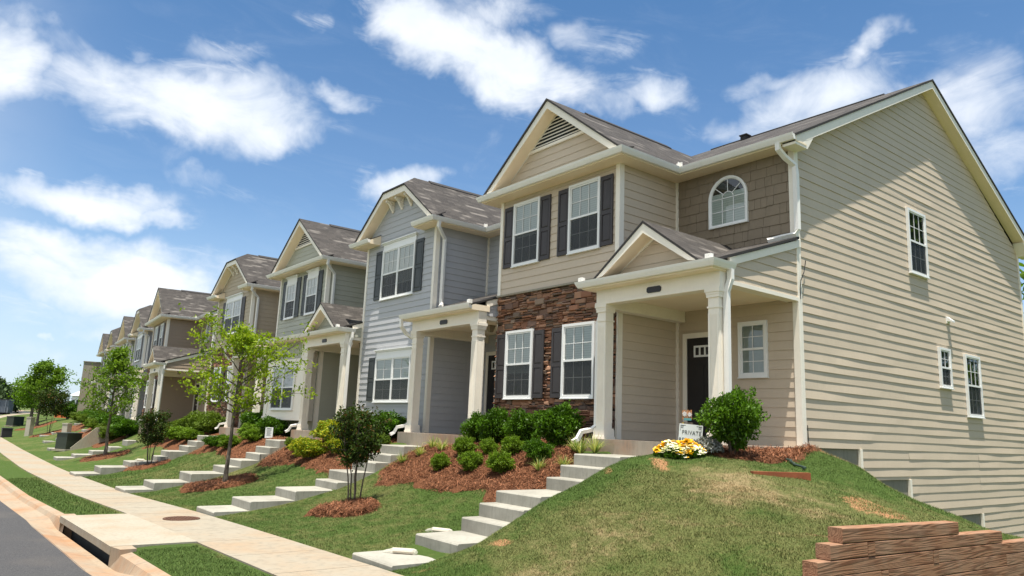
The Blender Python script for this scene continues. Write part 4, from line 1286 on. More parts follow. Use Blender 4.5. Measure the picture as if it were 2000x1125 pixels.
# the second building, turned a little with the street
A2 = math.radians(-4.8)
def b2(u, v=0.0):   # along its facade to the left, and into its depth
    return (-40.27 - u*math.cos(A2) - v*math.sin(A2), 9.87 - u*math.sin(A2) + v*math.cos(A2))
FAR = [
 dict(u=0.0, W=8.2, xb=-3.25, kind='A', porch='gable', color='brown', low='stone', recess='arch', side='plain', shut='shutter_black',
      label='brown end townhouse with wide open porch side, right end of the far row'),
 dict(u=8.2, W=8.1, xb=-3.2, kind='B', porch='shed', color='slate', low='siding', upper='mull', shut='shutter_black',
      label='slate grey clipped gable townhouse next to the brown end house'),
 dict(u=16.3, W=8.1, xb=-3.2, kind='A', porch='gable', color='sage', low='box', upper='pair', header=.2, shut='shutter_green',
      label='sharp gabled sage townhouse in the far row behind the thin street tree'),
 dict(u=24.4, W=8.1, xb=-3.2, kind='B', porch='shed', color='khaki', low='siding', upper='mull', shut='shutter_black',
      label='khaki clipped gable townhouse second from the far end of the row'),
 dict(u=32.5, W=7.6, xb=-3.1, kind='A', porch='gable', color='stonegrey', low='siding', upper='pair', shut='shutter_black',
      label='farthest grey townhouse beside the tall pale end slab'),
]
for i, h in enumerate(FAR):
    h = dict(h); u = h.pop('u'); x, y = b2(u)
    house(X=x, Y=y, dz=-.34, rz=A2, floor=-.14, seed=10*i + 63, detail=False, **h)

# ------------------------------------------------------------------ steps, walls of timber, small things
def steps(label, x0, x1, ys, zs_, yb):
    b = MB(); prof = [(yb, zs_[-1])]
    c = .018
    prof = []
    for y, z in zip(ys, zs_):
        prof += [(y, None), (y + .004, z - c), (y + c, z)]
    pts = []
    prev = zs_[0] - .5
    for y, z in zip(ys, zs_):
        pts += [(y, prev), (y, z - c), (y + c, z)]; prev = z
    pts += [(yb, zs_[-1]), (yb, zs_[-1] - .5)]
    for k in range(len(ys) - 1, 0, -1): pts.append((ys[k] + .25, zs_[k-1] - .55))
    pts.append((ys[0] + .1, zs_[0] - .5))
    o0 = Vector((x0, ys[0], zs_[0]))
    b.prism([(0, y - o0.y, z - o0.z) for y, z in pts], (x1 - x0, 0, 0))
    o = b.build('concrete_steps', M['step'], loc=o0)
    return tag(o, label, 'steps', 'concrete steps up to the porches')
steps('concrete steps beside the grassy mound with rolled newspapers on them', -9.6, -8.52, [4.95, 5.94, 6.74, 7.06, 7.38, 8.43, 8.74, 9.05], [-1.75, -1.55, -1.35, -1.15, -.97, -.77, -.57, -.38], 10.02)
steps('concrete steps up to the light grey house, behind the dark crape myrtle', -16.75, -15.6, [4.93, 5.65, 6.6, 7.54, 7.86, 8.45, 8.84, 9.18], [-1.87, -1.69, -1.5, -1.33, -1.12, -.90, -.72, -.515], 10.02)
steps('concrete steps up to the sage house, right of the young tree trunk', -24.35, -23.1, [4.83, 5.57, 6.55, 7.52, 7.95, 8.5, 8.8, 9.1], [-2.09, -1.91, -1.67, -1.48, -1.28, -1.08, -.88, -.66], 10.02)
steps('concrete steps up to the tan house, near the second dark crape myrtle', -31.75, -30.45, [4.72, 5.5, 6.45, 7.45, 7.75, 8.4, 8.7, 9.05], [-2.18, -1.96, -1.77, -1.575, -1.37, -1.17, -.98, -.765], 10.02)
for u, lab in ((0.9, 'short concrete steps in the lawn left of the thin street tree'), (9.2, 'low concrete steps behind the sloping concrete wing wall'), (17.4, 'far concrete steps beside the tall utility pedestal'), (25.6, 'farthest pale concrete steps in the lawn')):
    x, y = b2(u, 0); yb = y - .9; y0 = yb - 3.6
    n = 5; ys = [y0 + (yb - y0) * k / n for k in range(n)]
    steps(lab, x - .6, x + .6, ys, [H(x, yy) + .13 + .03*k for k, yy in enumerate(ys)], yb)

XW = -3.52
wall = empty('retaining_wall', (XW, 6.6, -1.9), 0, 'stepped retaining wall of stacked brown timbers at the lower right', 'retaining wall')
def timber(y0, y1, ztop0, slope=-.0205, h=.128, d=.14, end=False):
    b = MB()
    z = lambda y: ztop0 + slope * (y - y0)
    c = .006
    L = y1 - y0
    for (n0, n1, a, e) in ((0, 0, 0, 0),):
        p = lambda y, x, zz: (x, y, zz)
        ring = lambda y, k: [(k, y, z(y)-h+k*0+c), (0+k, y, z(y)-c), (-c, y, z(y)), (-d+c, y, z(y)), (-d, y, z(y)-c), (-d, y, z(y)-h+c), (-d+c, y, z(y)-h), (-c, y, z(y)-h)]
        A, B_ = ring(y0, 0), ring(y1, 0)
        for i in range(8):
            k = (i+1) % 8; b.face([A[i], A[k], B_[k], B_[i]])
        b.face(A); b.face(B_[::-1])
    o = b.build('timber', M['timber'], wall)
    ym = (y0+y1)/2
    for v in o.data.vertices: v.co.y -= ym; v.co.z -= z(ym)
    o.location = (0, ym - 6.6, z(ym) + 1.9)
    return o
timber(6.62, 9.10, -.755)
timber(6.40, 7.06, -.884); timber(7.20, 10.32, -.900)
timber(6.18, 8.42, -1.014); timber(8.56, 11.6, -1.062)
timber(5.86, 7.30, -1.137); timber(7.44, 10.4, -1.169); timber(10.41, 12.0, -1.232)
timber(5.55, 8.0, -1.262); timber(8.01, 11.2, -1.313)
for k in range(1, 6): timber(5.3 - .25*k + .2, 8.6, -1.262 - .131*k + .01); timber(8.61, 11.4, -1.262 - .131*k - .058)
def deadman(y, ztop):
    b = MB(); b.box((-.62, -.064, -.122), (.004, .064, -.004)); o = b.build('deadman_end', M['timber'], wall); o.location = (0, y - 6.6, ztop + 1.9)
deadman(7.13, -.900); deadman(8.49, -1.062); deadman(7.37, -1.170)

# short cedar board let into the top of the mound
b = MB(); b.box((-.42, -.035, -.06), (.42, .035, .065)); o = b.build('cedar_board', M['redwood'])
o.location = (-5.52, 8.88, H(-5.52, 8.88) + .0); o.rotation_euler = (0, math.radians(0), math.radians(66))
tag(o, 'short red cedar board half buried on top of the mound', 'board')

def plastic():
    m, q, p = new_mat('clear_plastic')
    p.inputs['Base Color'].default_value = (.75, .72, .62, 1); p.inputs['Roughness'].default_value = .2; p.inputs['Alpha'].default_value = .45
    return m
M['plastic'] = plastic(); M['paper'] = paint('newsprint', (.62, .50, .38), .8, .15, 14)
def newspaper(x, y, z, rz, label):
    t = empty('newspaper', (x, y, z), rz, label, 'newspaper', 'newspapers in plastic sleeves'); t.scale = (.74, .74, .74)
    b = MB(); b.tube([(-.19, 0, .05), (-.1, 0, .052), (.1, 0, .048), (.19, 0, .05)], [.046, .05, .05, .045], 10); b.build('paper_roll', M['paper'], t)
    b = MB(); b.tube([(-.40, .03, .012), (-.33, .02, .03), (-.25, .01, .05), (-.2, 0, .054), (.2, 0, .054), (.24, 0, .05), (.27, .01, .03)], [.012, .03, .03, .054, .056, .045, .02], 8); b.build('plastic_sleeve', M['plastic'], t, smooth=True)
newspaper(-9.22, 5.52, -1.75, .75, 'rolled newspaper in clear plastic on the lowest step by the sidewalk')
newspaper(-9.78, 6.50, H(-9.78, 6.5) + .01, .45, 'rolled newspaper in clear plastic on the grass beside the steps')
newspaper(-31.3, 6.95, -1.77, .6, 'rolled newspaper in plastic on the far steps of the tan house')

# yard sign
M['sign'] = paint('sign_white', (.72, .76, .74), .4, .03); M['ink'] = paint('sign_ink', (.045, .055, .05), .6, .1)
def text(body, size, x, z, parent, name='lettering', font_scale=1.0):
    cu = bpy.data.curves.new(name, 'FONT'); cu.body = body; cu.size = size; cu.align_x = 'CENTER'; cu.align_y = 'CENTER'
    cu.extrude = .0012; cu.space_character = 1.12
    o = bpy.data.objects.new(name, cu); COL.objects.link(o); o.parent = parent
    cu.materials.append(M['ink']); o.location = (x, -.011, z); o.rotation_euler = (math.pi/2, 0, 0); o.scale = (font_scale, 1, 1)
    dg = bpy.context.evaluated_depsgraph_get()
    me = bpy.data.meshes.new_from_object(o.evaluated_get(dg)); me.name = name
    n = bpy.data.objects.new(name, me); COL.objects.link(n); n.parent = parent; n.location = o.location; n.rotation_euler = o.rotation_euler; n.scale = o.scale
    bpy.data.objects.remove(o)
    return n
sg = empty('yard_sign', (-7.47, 9.50, H(-7.47, 9.50)), math.radians(38), 'white yard sign reading PRIVATE RESIDENCE behind the yellow flowers', 'yard sign')
sg.rotation_euler = (0, math.radians(4), math.radians(40)); sg.scale = (.62, .62, .80)
b = MB(); b.box((-.29, -.008, .08), (.29, .012, .50)); pn = b.build('sign_panel', M['sign'], sg)
for o_ in (text('PRIVATE', .115, .02, .335, pn), text('RESIDENCE', .105, .01, .19, pn)): pass
b = MB()
for sx in (-1, 1):
    for sz in (0, 1):
        cx, cz = sx*.235, .455 if sz else .125
        d = 1 if sz else -1
        b.box((cx - sx*.10, -.0105, cz + d*.012), (cx + sx*.03, -.008, cz + d*.020)); b.box((cx + sx*.016, -.0105, cz + d*.018), (cx + sx*.024, -.008, cz - d*.09))
        for k in range(4):
            a = k*1.57 + .6; b.lathe([(.016, -.0003), (.0, .0003)], (0, 0, 0), 6) if False else b.box((cx - sx*.02 + .022*math.cos(a) - .010, -.0105, cz - d*.015 + .022*math.sin(a) - .010), (cx - sx*.02 + .022*math.cos(a) + .010, -.008, cz - d*.015 + .022*math.sin(a) + .010))
b.build('corner_ornament', M['ink'], pn)
b = MB()
for x in (-.2, .2): b.tube([(x, .02, -.1), (x, .02, .3)], .006, 6)
b.build('sign_stake', M['metal_dark'], sg)
s2 = empty('yard_sign', (-25.75, 9.72, H(-25.75, 9.72)), math.radians(42), 'small white notice sign in front of the sage house window bay', 'yard sign')
b = MB(); b.box((-.26, -.01, .12), (.26, .01, .72)); p2 = b.build('sign_panel', M['sign'], s2); s2.scale = (.55, .55, .62)
b = MB()
for k in range(7): b.box((-.17 + .03*(k % 2), -.014, .56 - .05*k), (.17 - .04*(k % 3), -.01, .575 - .05*k))
b.box((-.15, -.014, .62), (.15, -.01, .665)); b.build('lettering', M['ink'], p2)
b = MB(); b.tube([(0, .015, -.1), (0, .015, .4)], .012, 6); b.build('sign_stake', M['metal_dark'], s2)

# daisy ornament on a stake, pale stone ball, white ball
def petals(b, c, r, n, t, mi):
    for k in range(n):
        a = 2*math.pi*k/n; d = Vector((math.cos(a), 0, math.sin(a))); e = Vector((-math.sin(a), 0, math.cos(a)))
        c_ = Vector(c); b.hexa([c_ + d*r*.15 - e*r*.12 + Vector((0, h, 0)) for h in (0,)] + [c_ + d*r - e*r*.17, c_ + d*r + e*r*.17, c_ + d*r*.15 + e*r*.12] + [p + Vector((0, -t, 0)) for p in (c_ + d*r*.15 - e*r*.12, c_ + d*r - e*r*.17, c_ + d*r + e*r*.17, c_ + d*r*.15 + e*r*.12)], mi)
go = empty('garden_ornament', (-7.66, 9.68, H(-7.66, 9.68)), math.radians(42), 'painted daisy ornament on a stake in front of the dark door', 'ornament')
M['teal'] = paint('teal_paint', (.10, .30, .30), .5); M['orange_paint'] = paint('terracotta_paint', (.45, .20, .08), .6); M['white_paint'] = paint('white_paint', (.75, .75, .72), .5)
go.scale = (.62, .62, .68)
b = MB(); b.tube([(0, 0, -.1), (0, 0, .62)], .010, 6); b.build('stake', M['metal_dark'], go)
b = MB()
for k in range(6): b.box((-.12 + .042*k, -.008, .72), (-.12 + .042*k + .034, .008, .93 + .02*(k % 2)))
b.build('picket_board', M['orange_paint'], go)
b = MB(); petals(b, (-.06, -.012, .85), .06, 8, .006, 0); petals(b, (.07, -.012, .84), .055, 8, .006, 0); b.build('daisies', M['white_paint'], go)
b = MB(); b.box((-.08, -.016, .70), (.11, -.008, .755)); b.build('teal_strip', M['teal'], go)
b = MB(); b.box((-.11, -.012, .60), (.15, .010, .655)); b.build('name_strip', M['bark'], go)
M['yellow_paint'] = paint('yellow_paint', (.55, .36, .05), .5)
b = MB(); b.lathe([(.026, -.006), (.026, .006)], (0, 0, 0), 10); o = b.build('yellow_knob', M['yellow_paint'], go); o.location = (-.10, -.016, .628); o.rotation_euler = (math.pi/2, 0, 0)
def ball(name, x, y, r, mat, label, cat):
    b = MB(); b.lathe([(r*math.sin(math.pi*k/10)*(1+.04*math.sin(k*2)), r - r*math.cos(math.pi*k/10)) for k in range(11)], (0, 0, 0), 16)
    o = b.build(name, mat, smooth=True, weld=True); o.location = (x, y, H(x, y) + .02); return tag(o, label, cat)
o = ball('stone_ball', -7.80, 9.72, .06, M['pale'], 'pale round stone ornament left of the private residence sign', 'ornament'); o.location.z = -.12 + .0
ball('white_ball', -27.2, 9.6, .12, M['white_paint'], 'white ball in the mulch below the sage house window bay', 'ornament')

# utility cabinets
M['cabinet'] = paint('dark_green_cabinet', (.030, .040, .028), .45, .12, 5); M['pedestal'] = paint('beige_pedestal', (.40, .37, .30), .55, .08, 5)
def cabinet(x, y, w, d, h, rz, label):
    t = empty('utility_cabinet', (x, y, H(x, y) - .05), rz, label, 'utility cabinet', 'green utility cabinets')
    b = MB(); b.box((-w/2-.1, -d/2-.1, 0), (w/2+.1, d/2+.1, .1)); b.build('pad', M['pale'], t)
    b = MB(); b.hexa([(-w/2, -d/2, .1), (w/2, -d/2, .1), (w/2, d/2, .1), (-w/2, d/2, .1), (-w/2, -d/2+.03, h), (w/2, -d/2+.03, h), (w/2, d/2, h), (-w/2, d/2, h)]); b.build('body', M['cabinet'], t)
    b = MB(); b.box((-w/2-.03, -d/2-.02, h), (w/2+.03, d/2+.03, h+.06)); b.build('lid', M['cabinet'], t)
    b = MB(); b.box((-.03, -d/2-.03, h*.45), (.03, -d/2+.03, h*.65)); b.build('latch', M['metal_dark'], t)
cabinet(-47.2, 6.75, .86, .86, .92, math.radians(-62), 'dark green utility cabinet in front of the sloping concrete wall')
cabinet(-93, 8.2, 1.1, 1.1, 1.0, math.radians(-60), 'dark green utility cabinet farther off by the sidewalk bend')
b = MB(); 
p = [(-.80, -.5), (-.80, .10), (.30, 1.22), (.80, 1.22), (.80, -.3)]
b.prism([(x, -.11, z) for x, z in p], (0, .22, 0)); 
o = b.build('wing_wall', M['pale']); o.location = (-46.3, 7.55, H(-46.3, 7.0) - .02); o.rotation_euler = (0, 0, math.radians(84))
tag(o, 'pale concrete wing wall with sloping top behind the green cabinet', 'wall')
def pedestal(x, y, h, label):
    t = empty('utility_pedestal', (x, y, H(x, y) - .05), math.radians(-50), label, 'pedestal', 'beige utility pedestals')
    b = MB(); b.box((-.2, -.2, 0), (.2, .2, h)); b.build('body', M['pedestal'], t)
    b = MB(); b.box((-.225, -.225, h), (.225, .225, h+.07)); b.build('cap', M['pedestal'], t)
    b = MB(); b.box((-.12, -.206, h*.42), (.05, -.198, h*.5)); b.box((-.02, -.206, h*.28), (.14, -.198, h*.34)); b.build('notice', M['white_paint'], t)
pedestal(-58.5, 8.15, .95, 'beige utility pedestal just behind the green cabinet')
pedestal(-70.5, 7.25, 1.45, 'beige utility pedestal by the sidewalk at the far left')
b = MB(); b.box((-.45, -.35, .0), (.45, .35, .62)); b.box((-.48, -.38, .62), (.48, .38, .68)); b.box((-.5, -.4, -.1), (.5, .4, .0))
o = b.build('meter_box', M['metal_dark']); o.location = (-72.5, 5.95, H(-72.5, 5.95) + .05); tag(o, 'black box in the grass at the left edge beside the sidewalk', 'box')

# far end of the street
M['steel'] = paint('grey_steel', (.16, .185, .21), .5, .25, 2); M['wrap'] = paint('white_house_wrap', (.72, .72, .74), .6, .1, .6); M['safety'] = paint('orange_mesh', (.62, .14, .04), .7, .2, 3)
du = empty('dumpster', (-170, 12.5, H(-170, 12.5) - .0), math.radians(-12), 'grey steel dumpster standing at the far end of the road', 'dumpster')
zr = walk_z(-170) - .15 - du.location.z
b = MB(); b.hexa([(-3.2, -1.3, zr+.3), (3.0, -1.3, zr+.3), (3.0, 1.3, zr+.3), (-3.2, 1.3, zr+.3), (-3.4, -1.35, zr+2.7), (3.2, -1.35, zr+2.7), (3.2, 1.35, zr+2.7), (-3.4, 1.35, zr+2.7)]); b.build('body', M['steel'], du)
b = MB()
for k in range(8): b.box((-3.0 + .85*k, -1.45, zr+.35), (-2.88 + .85*k, -1.32, zr+2.65)); b.box((-3.0 + .85*k, 1.32, zr+.35), (-2.88 + .85*k, 1.45, zr+2.65))
for y in (-1, 0, 1): b.box((3.0, y-.06, zr+.35), (3.3, y+.06, zr+2.65))
b.build('rib', M['steel'], du)
b = MB(); b.box((-3.45, -1.45, zr+2.62), (3.3, 1.45, zr+2.76)); b.build('rim', M['metal_dark'], du)
for x in (-2.4, 2.2):
    b = MB(); b.tube([(0, -1.2, 0), (0, 1.2, 0)], .22, 12); o = b.build('wheel', M['metal_dark'], du); o.location = (x, 0, zr+.18)
def barrier(x0, y0, x1, y1, label):
    b = MB(); n = 14
    for k in range(n):
        t0, t1 = k/n, (k+1)/n
        h = lambda t: .95 + .12*math.sin(t*11)
        p = [(x0+(x1-x0)*t, y0+(y1-y0)*t + .3*math.sin(t*7)) for t in (t0, t1)]
        g0, g1 = (H(*p[0]), H(*p[1]))
        b.hexa([(p[0][0], p[0][1], g0), (p[1][0], p[1][1], g1), (p[1][0], p[1][1]+.03, g1), (p[0][0], p[0][1]+.03, g0), (p[0][0], p[0][1], g0+h(t0)), (p[1][0], p[1][1], g1+h(t1)), (p[1][0], p[1][1]+.03, g1+h(t1)), (p[0][0], p[0][1]+.03, g0+h(t0))])
    o = b.build('barrier_fence', M['safety']); tag(o, label, 'fence')
barrier(-112, 14.0, -104, 16.4, 'orange plastic barrier fence at the building site far down the street')
def far_house(x, y, w, d, h, rh, rz, wall_mat, label):
    t = empty('far_house', (x, y, H(x, y)), rz, label, 'house')
    b = MB(); b.box((-w/2, -d/2, -1), (w/2, d/2, h)); b.build('wall', wall_mat, t)
    b = MB(); b.prism([(-w/2-.4, -d/2-.4, h), (-w/2-.4, d/2+.4, h), (-w/2-.4, 0, h+rh)], (w+.8, 0, 0)); b.build('roof', M['roof_edge'] if wall_mat != M['wrap'] else M['wrap'], t)
    for k in (-1, 1):
        b = MB(); b.box((k*w/4-.5, -d/2-.05, h*.35), (k*w/4+.5, -d/2, h*.75)); b.build('window', M['dark_room'], t)
        b = MB(); b.box((w/2, k*d/4-.5, h*.35), (w/2+.05, k*d/4+.5, h*.75)); b.build('window', M['dark_room'], t)
far_house(-171, 26.2, 3.4, 3.4, 3.3, 1.1, .3, M['wrap'], 'small unfinished building in white wrap far down the street')
far_house(-150, 26.5, 9, 6, 2.2, 2.4, .1, SID['slate'], 'low grey house with dark roof beyond the building site')
x, y = b2(32.5 + 7.9, -.9)
es = empty('end_slab', (x, y, -2), A2, 'tall pale concrete end slab closing the far row', 'wall')
b = MB(); b.box((-.45, -.5, 0), (.45, 6.0, 6.6)); b.build('slab_face', M['pale'], es)
b = MB(); b.box((-.50, -.55, 6.6), (.50, 6.05, 6.68)); b.build('coping', M['pale'], es)

# white stone and garden hose by the holly
b = MB()
pts = []
for k in range(26):
    a = k/25; pts.append((-6.25 + .55*a + .03*math.sin(a*17), 10.2 - .45*a + .05*math.sin(a*9), 0))
pts = [(x, y, float(hz(x, y)) + .035) for x, y, _ in pts]
b.tube(pts, .017, 6); o = b.build('garden_hose', paint('hose_green', (.025, .045, .035), .45)); tag(o, 'dark green garden hose lying in the straw right of the holly bush', 'hose')

# ------------------------------------------------------------------ planting
def rand_dirs(r, n):
    v = r.normal(size=(n, 3)); return v / np.linalg.norm(v, axis=1, keepdims=True)

def leaf_cloud(name, P, size, mat, r, parent=None, aspect=.5, tint=((.7, .75, .7), (1.3, 1.25, 1.2)), out=None, bias=.0, curl=0.0, tints=None):
    """one diamond leaf per point"""
    n = len(P); s = size * r.uniform(.65, 1.3, (n, 1))
    a = rand_dirs(r, n)
    if out is not None: a = a*.8 + out*bias; a /= np.linalg.norm(a, axis=1, keepdims=True)
    k = rand_dirs(r, n); k[:, 2] += .5
    b = np.cross(a, k); b /= np.linalg.norm(b, axis=1, keepdims=True) + 1e-9
    w = s * aspect
    V = np.stack([P - a*s*.5, P - a*s*.05 + b*w*.5, P + a*s*.5, P - a*s*.05 - b*w*.5], 1).reshape(-1, 3)
    if tints is None:
        t = r.uniform(0, 1, (n, 1)); lo, hi = np.array(tint[0]), np.array(tint[1])
        c = lo*(1-t) + hi*t
    else: c = tints
    c = np.concatenate([c, np.ones((n, 1))], 1)
    return raw_mesh(name, V, 4, mat, np.repeat(c, 4, 0), parent=parent)

def lumpy(r, n, lumps=9, amp=.28, thick=.5, sharp=3.2):
    """points through a lumpy unit ball, thicker towards its surface; z in -1..1"""
    d = rand_dirs(r, n)
    L = rand_dirs(r, lumps); A = r.uniform(.4, 1, lumps)
    f = np.zeros(n)
    for l, a in zip(L, A): f = np.maximum(f, a*np.exp(-((d - l)**2).sum(1)*sharp))
    rad = (1 - amp) + amp*1.5*f
    u = r.uniform(0, 1, n)**thick
    u = .25 + .75*u
    u = u*np.where(r.uniform(0, 1, n) < .05, r.uniform(1.02, 1.12, n), 1.0)
    return d * (rad*u)[:, None], d

SHRUB = {}
def shrub_proto(kind, seed):
    r = np.random.default_rng(seed)
    n, size, mat, asp, t0, t1 = dict(
        holly=(7600, .120, 'leaf_holly', .50, (.25, .30, .3), (1.7, 1.55, 1.3)),
        big=(9000, .100, 'leaf_holly', .50, (.22, .27, .25), (2.1, 1.8, 1.4)),
        box=(5200, .15, 'leaf_box', .42, (.6, .6, .5), (1.5, 1.4, 1.4)),
        gold=(4600, .15, 'leaf_gold', .42, (.55, .6, .6), (1.25, 1.2, 1.2)),
        juniper=(6000, .17, 'leaf_juniper', .24, (.6, .65, .6), (1.5, 1.4, 1.2)))[kind]
    P, d = lumpy(r, n, 46 if kind in ('big', 'holly', 'box') else 24, .34, .55, 13 if kind in ('big', 'holly', 'box') else 7)
    if kind == 'big': P[:, :2] *= (1.05 - .34*np.clip(-P[:, 2], 0, 1))[:, None]
    P[:, 2] = np.where(P[:, 2] < -.80, -.80 + (P[:, 2]+.80)*.4, P[:, 2])
    sh = r.uniform(0, 1, (n, 1))
    sp = rand_dirs(r, 40); tone = np.zeros(n)
    for q in sp: tone = np.maximum(tone, np.exp(-((P - q*.95)**2).sum(1)*9))
    t = np.clip(.25 + .55*tone[:, None] + .35*(sh-.5), 0, 1)
    tints = np.array(t0)*(1-t) + np.array(t1)*t
    if kind == 'gold': tints *= np.where(r.uniform(0, 1, (n, 1)) < .35, np.array([[.42, .75, .8]]), 1.0)
    o = leaf_cloud('foliage', P*[1, 1, .8], size, M[mat], r, None, asp, out=d, bias=.8, tints=tints)
    me = o.data; bpy.data.objects.remove(o)
    b = MB()
    R = random.Random(seed)
    for k in range(9):
        a = R.uniform(0, 6.28); q = R.uniform(.1, .55)
        b.tube([(R.uniform(-.06, .06), R.uniform(-.06, .06), -.95), (q*.5*math.cos(a), q*.5*math.sin(a), -.45), (q*math.cos(a), q*math.sin(a), .35)], [.035, .028, .012], 5)
    o = b.build('stems', M['bark']); ms = o.data; bpy.data.objects.remove(o)
    return me, ms

def shrub(kind, x, y, r, h, label, group=None, name='shrub', cat='shrub', v=0, z=None, rz=None):
    key = (kind, v)
    if key not in SHRUB: SHRUB[key] = shrub_proto(kind, 100 + 13*v + len(kind))
    me, ms = SHRUB[key]
    z = float(hz(x, y)) if z is None else z
    t = empty(name, (x, y, z), rnd.uniform(0, 6.28) if rz is None else rz, label, cat, group)
    o = link('foliage', me, t); o.scale = (r, r, h*.62); o.location = (0, 0, h*.50)
    s_ = link('stems', ms, t); s_.scale = (r, r, h*.62); s_.location = (0, 0, h*.54)
    return t

# straw beds: draped sheets with loose needles on top
def bed(poly, label, name='pine_straw_bed', rise=.05, step=.10, needles=0, seed=1):
    px = np.array([p[0] for p in poly]); py = np.array([p[1] for p in poly])
    x0, x1, y0, y1 = px.min()-.3, px.max()+.3, py.min()-.3, py.max()+.3
    X = np.arange(x0, x1, step); Y = np.arange(y0, y1, step)
    A, B = np.meshgrid(X, Y, indexing='ij')
    def sdist(A, B):
        ins = np.zeros(A.shape, bool); d = np.full(A.shape, 1e9)
        n = len(poly)
        for i in range(n):
            ax, ay = poly[i]; bx, by = poly[(i+1) % n]
            c = ((ay > B) != (by > B)) & (A < (bx-ax)*(B-ay)/((by-ay) if abs(by-ay) > 1e-9 else 1e-9) + ax)
            ins ^= c
            ex, ey = bx-ax, by-ay
            t = np.clip(((A-ax)*ex + (B-ay)*ey)/(ex*ex+ey*ey+1e-9), 0, 1)
            d = np.minimum(d, np.hypot(A-ax-t*ex, B-ay-t*ey))
        return np.where(ins, d, -d)
    rr = np.random.default_rng(seed)
    S = sdist(A, B) + .07*np.sin(A*5.1+seed)*np.sin(B*4.3+1) + .05*np.sin(A*13+B*9)
    k = np.clip((S + .12)/.26, 0, 1)
    Z = hz(A, B) - .09 + (.10 + rise)*k*k*(3-2*k) + (rr.uniform(-1, 1, A.shape)*.014 + .012*np.sin(A*9)*np.sin(B*11))*(k > .3)
    keep = S > -.16
    idx = -np.ones(A.shape, int); idx[keep] = np.arange(keep.sum())
    V = np.stack([A, B, Z], -1)[keep]
    Fs = []
    for i in range(len(X)-1):
        for j in range(len(Y)-1):
            q = (idx[i, j], idx[i+1, j], idx[i+1, j+1], idx[i, j+1])
            if min(q) >= 0: Fs.append(q)
    me = bpy.data.meshes.new(name); me.from_pydata(V.tolist(), [], Fs); me.materials.append(M['bed'])
    me.polygons.foreach_set('use_smooth', [True]*len(me.polygons))
    o = tag(link(name, me), label, 'mulch', kind='stuff')
    if needles:
        n = needles
        P = np.stack([rr.uniform(x0, x1, n), rr.uniform(y0, y1, n)], 1)
        s_ = sdist(P[:, 0], P[:, 1]) + .07*np.sin(P[:, 0]*5.1+seed)*np.sin(P[:, 1]*4.3+1)
        P = P[s_ > -.10 + .1*rr.random(n)]; n = len(P)
        sd = np.clip((sdist(P[:, 0], P[:, 1]) + .12)/.26, 0, 1)
        z = hz(P[:, 0], P[:, 1]) - .09 + (.10+rise)*sd*sd*(3-2*sd) + rr.uniform(.004, .03, n)
        Q = np.stack([P[:, 0], P[:, 1], z], 1)
        a = rand_dirs(rr, n); a[:, 2] *= .35; a /= np.linalg.norm(a, axis=1, keepdims=True)
        L = rr.uniform(.05, .14, (n, 1)); w = .0045
        b_ = np.cross(a, np.array([0, 0, 1.0])); b_ /= np.linalg.norm(b_, axis=1, keepdims=True)+1e-9
        VV = np.stack([Q - a*L/2 - b_*w, Q - a*L/2 + b_*w, Q + a*L/2 + b_*w*.6, Q + a*L/2 - b_*w*.6], 1).reshape(-1, 3)
        t = rr.uniform(.35, 1.7, (n, 1)); c = np.concatenate([t*np.array([[1, 1, 1]]), np.ones((n, 1))], 1)
        raw_mesh('loose_needles', VV, 4, M['straw'], np.repeat(c, 4, 0), parent=o)
    return o
bed([(-14.6, 7.9), (-13.4, 8.1), (-12.2, 8.0), (-11.0, 8.2), (-9.9, 7.4), (-9.62, 7.6), (-9.62, 9.1), (-10.4, 10.0), (-10.4, 10.72), (-14.1, 10.72), (-14.3, 9.95), (-15.55, 9.9), (-15.55, 8.6)], 'reddish pine straw bed below the stone front of the beige house', needles=34000, seed=2)
bed([(-22.4, 8.15), (-20.5, 8.5), (-18.6, 8.3), (-16.8, 8.0), (-16.78, 9.1), (-17.5, 10.0), (-17.5, 10.72), (-21.3, 10.72), (-22.0, 10.0), (-23.05, 9.9), (-23.05, 8.5)], 'pine straw bed with golden shrubs before the light grey house', needles=22000, seed=3)
bed([(-30.3, 8.3), (-28.4, 8.7), (-26.4, 8.5), (-24.4, 8.1), (-24.4, 9.4), (-24.6, 10.1), (-28.6, 10.1), (-29.5, 9.9), (-30.35, 9.8)], 'pine straw bed with low shrubs before the sage house', needles=9000, seed=4)
bed([(-37.5, 8.2), (-35.5, 8.6), (-33.2, 8.4), (-31.8, 8.2), (-31.8, 9.6), (-32.2, 10.5), (-37.5, 10.5)], 'pine straw bed before the tan house behind the shrubs', seed=5)
for u, lab in ((6.5, 'pine straw bed before the slate grey far house'), (15.0, 'pine straw bed before the sage far house'), (23.0, 'pine straw bed before the khaki far house')):
    x, y = b2(u)
    bed([(x-3.4, y-2.6), (x+2.4, y-2.8), (x+2.6, y-.4), (x-3.4, y-.3)], lab, seed=6, step=.2)
bed([(-7.7, 9.6), (-7.1, 9.3), (-6.5, 9.2), (-6.15, 9.7), (-6.2, 10.4), (-6.6, 11.4), (-6.95, 12.4), (-7.25, 13.2), (-7.3, 13.0), (-7.3, 12.5), (-7.25, 10.1), (-7.7, 10.0)], 'pine straw bed around the holly at the house corner', needles=14000, seed=7, rise=.03)
def ring(x, y, rx, ry, label, needles=0, seed=1, rot=.4):
    pts = []
    for k in range(18):
        a = 2*math.pi*k/18; q = 1 + .08*math.sin(3*a + seed)
        u, v = rx*q*math.cos(a), ry*q*math.sin(a)
        pts.append((x + u*math.cos(rot) - v*math.sin(rot), y + u*math.sin(rot) + v*math.cos(rot)))
    return bed(pts, label, 'mulch_ring', .09, .07 if needles else .15, needles, seed)
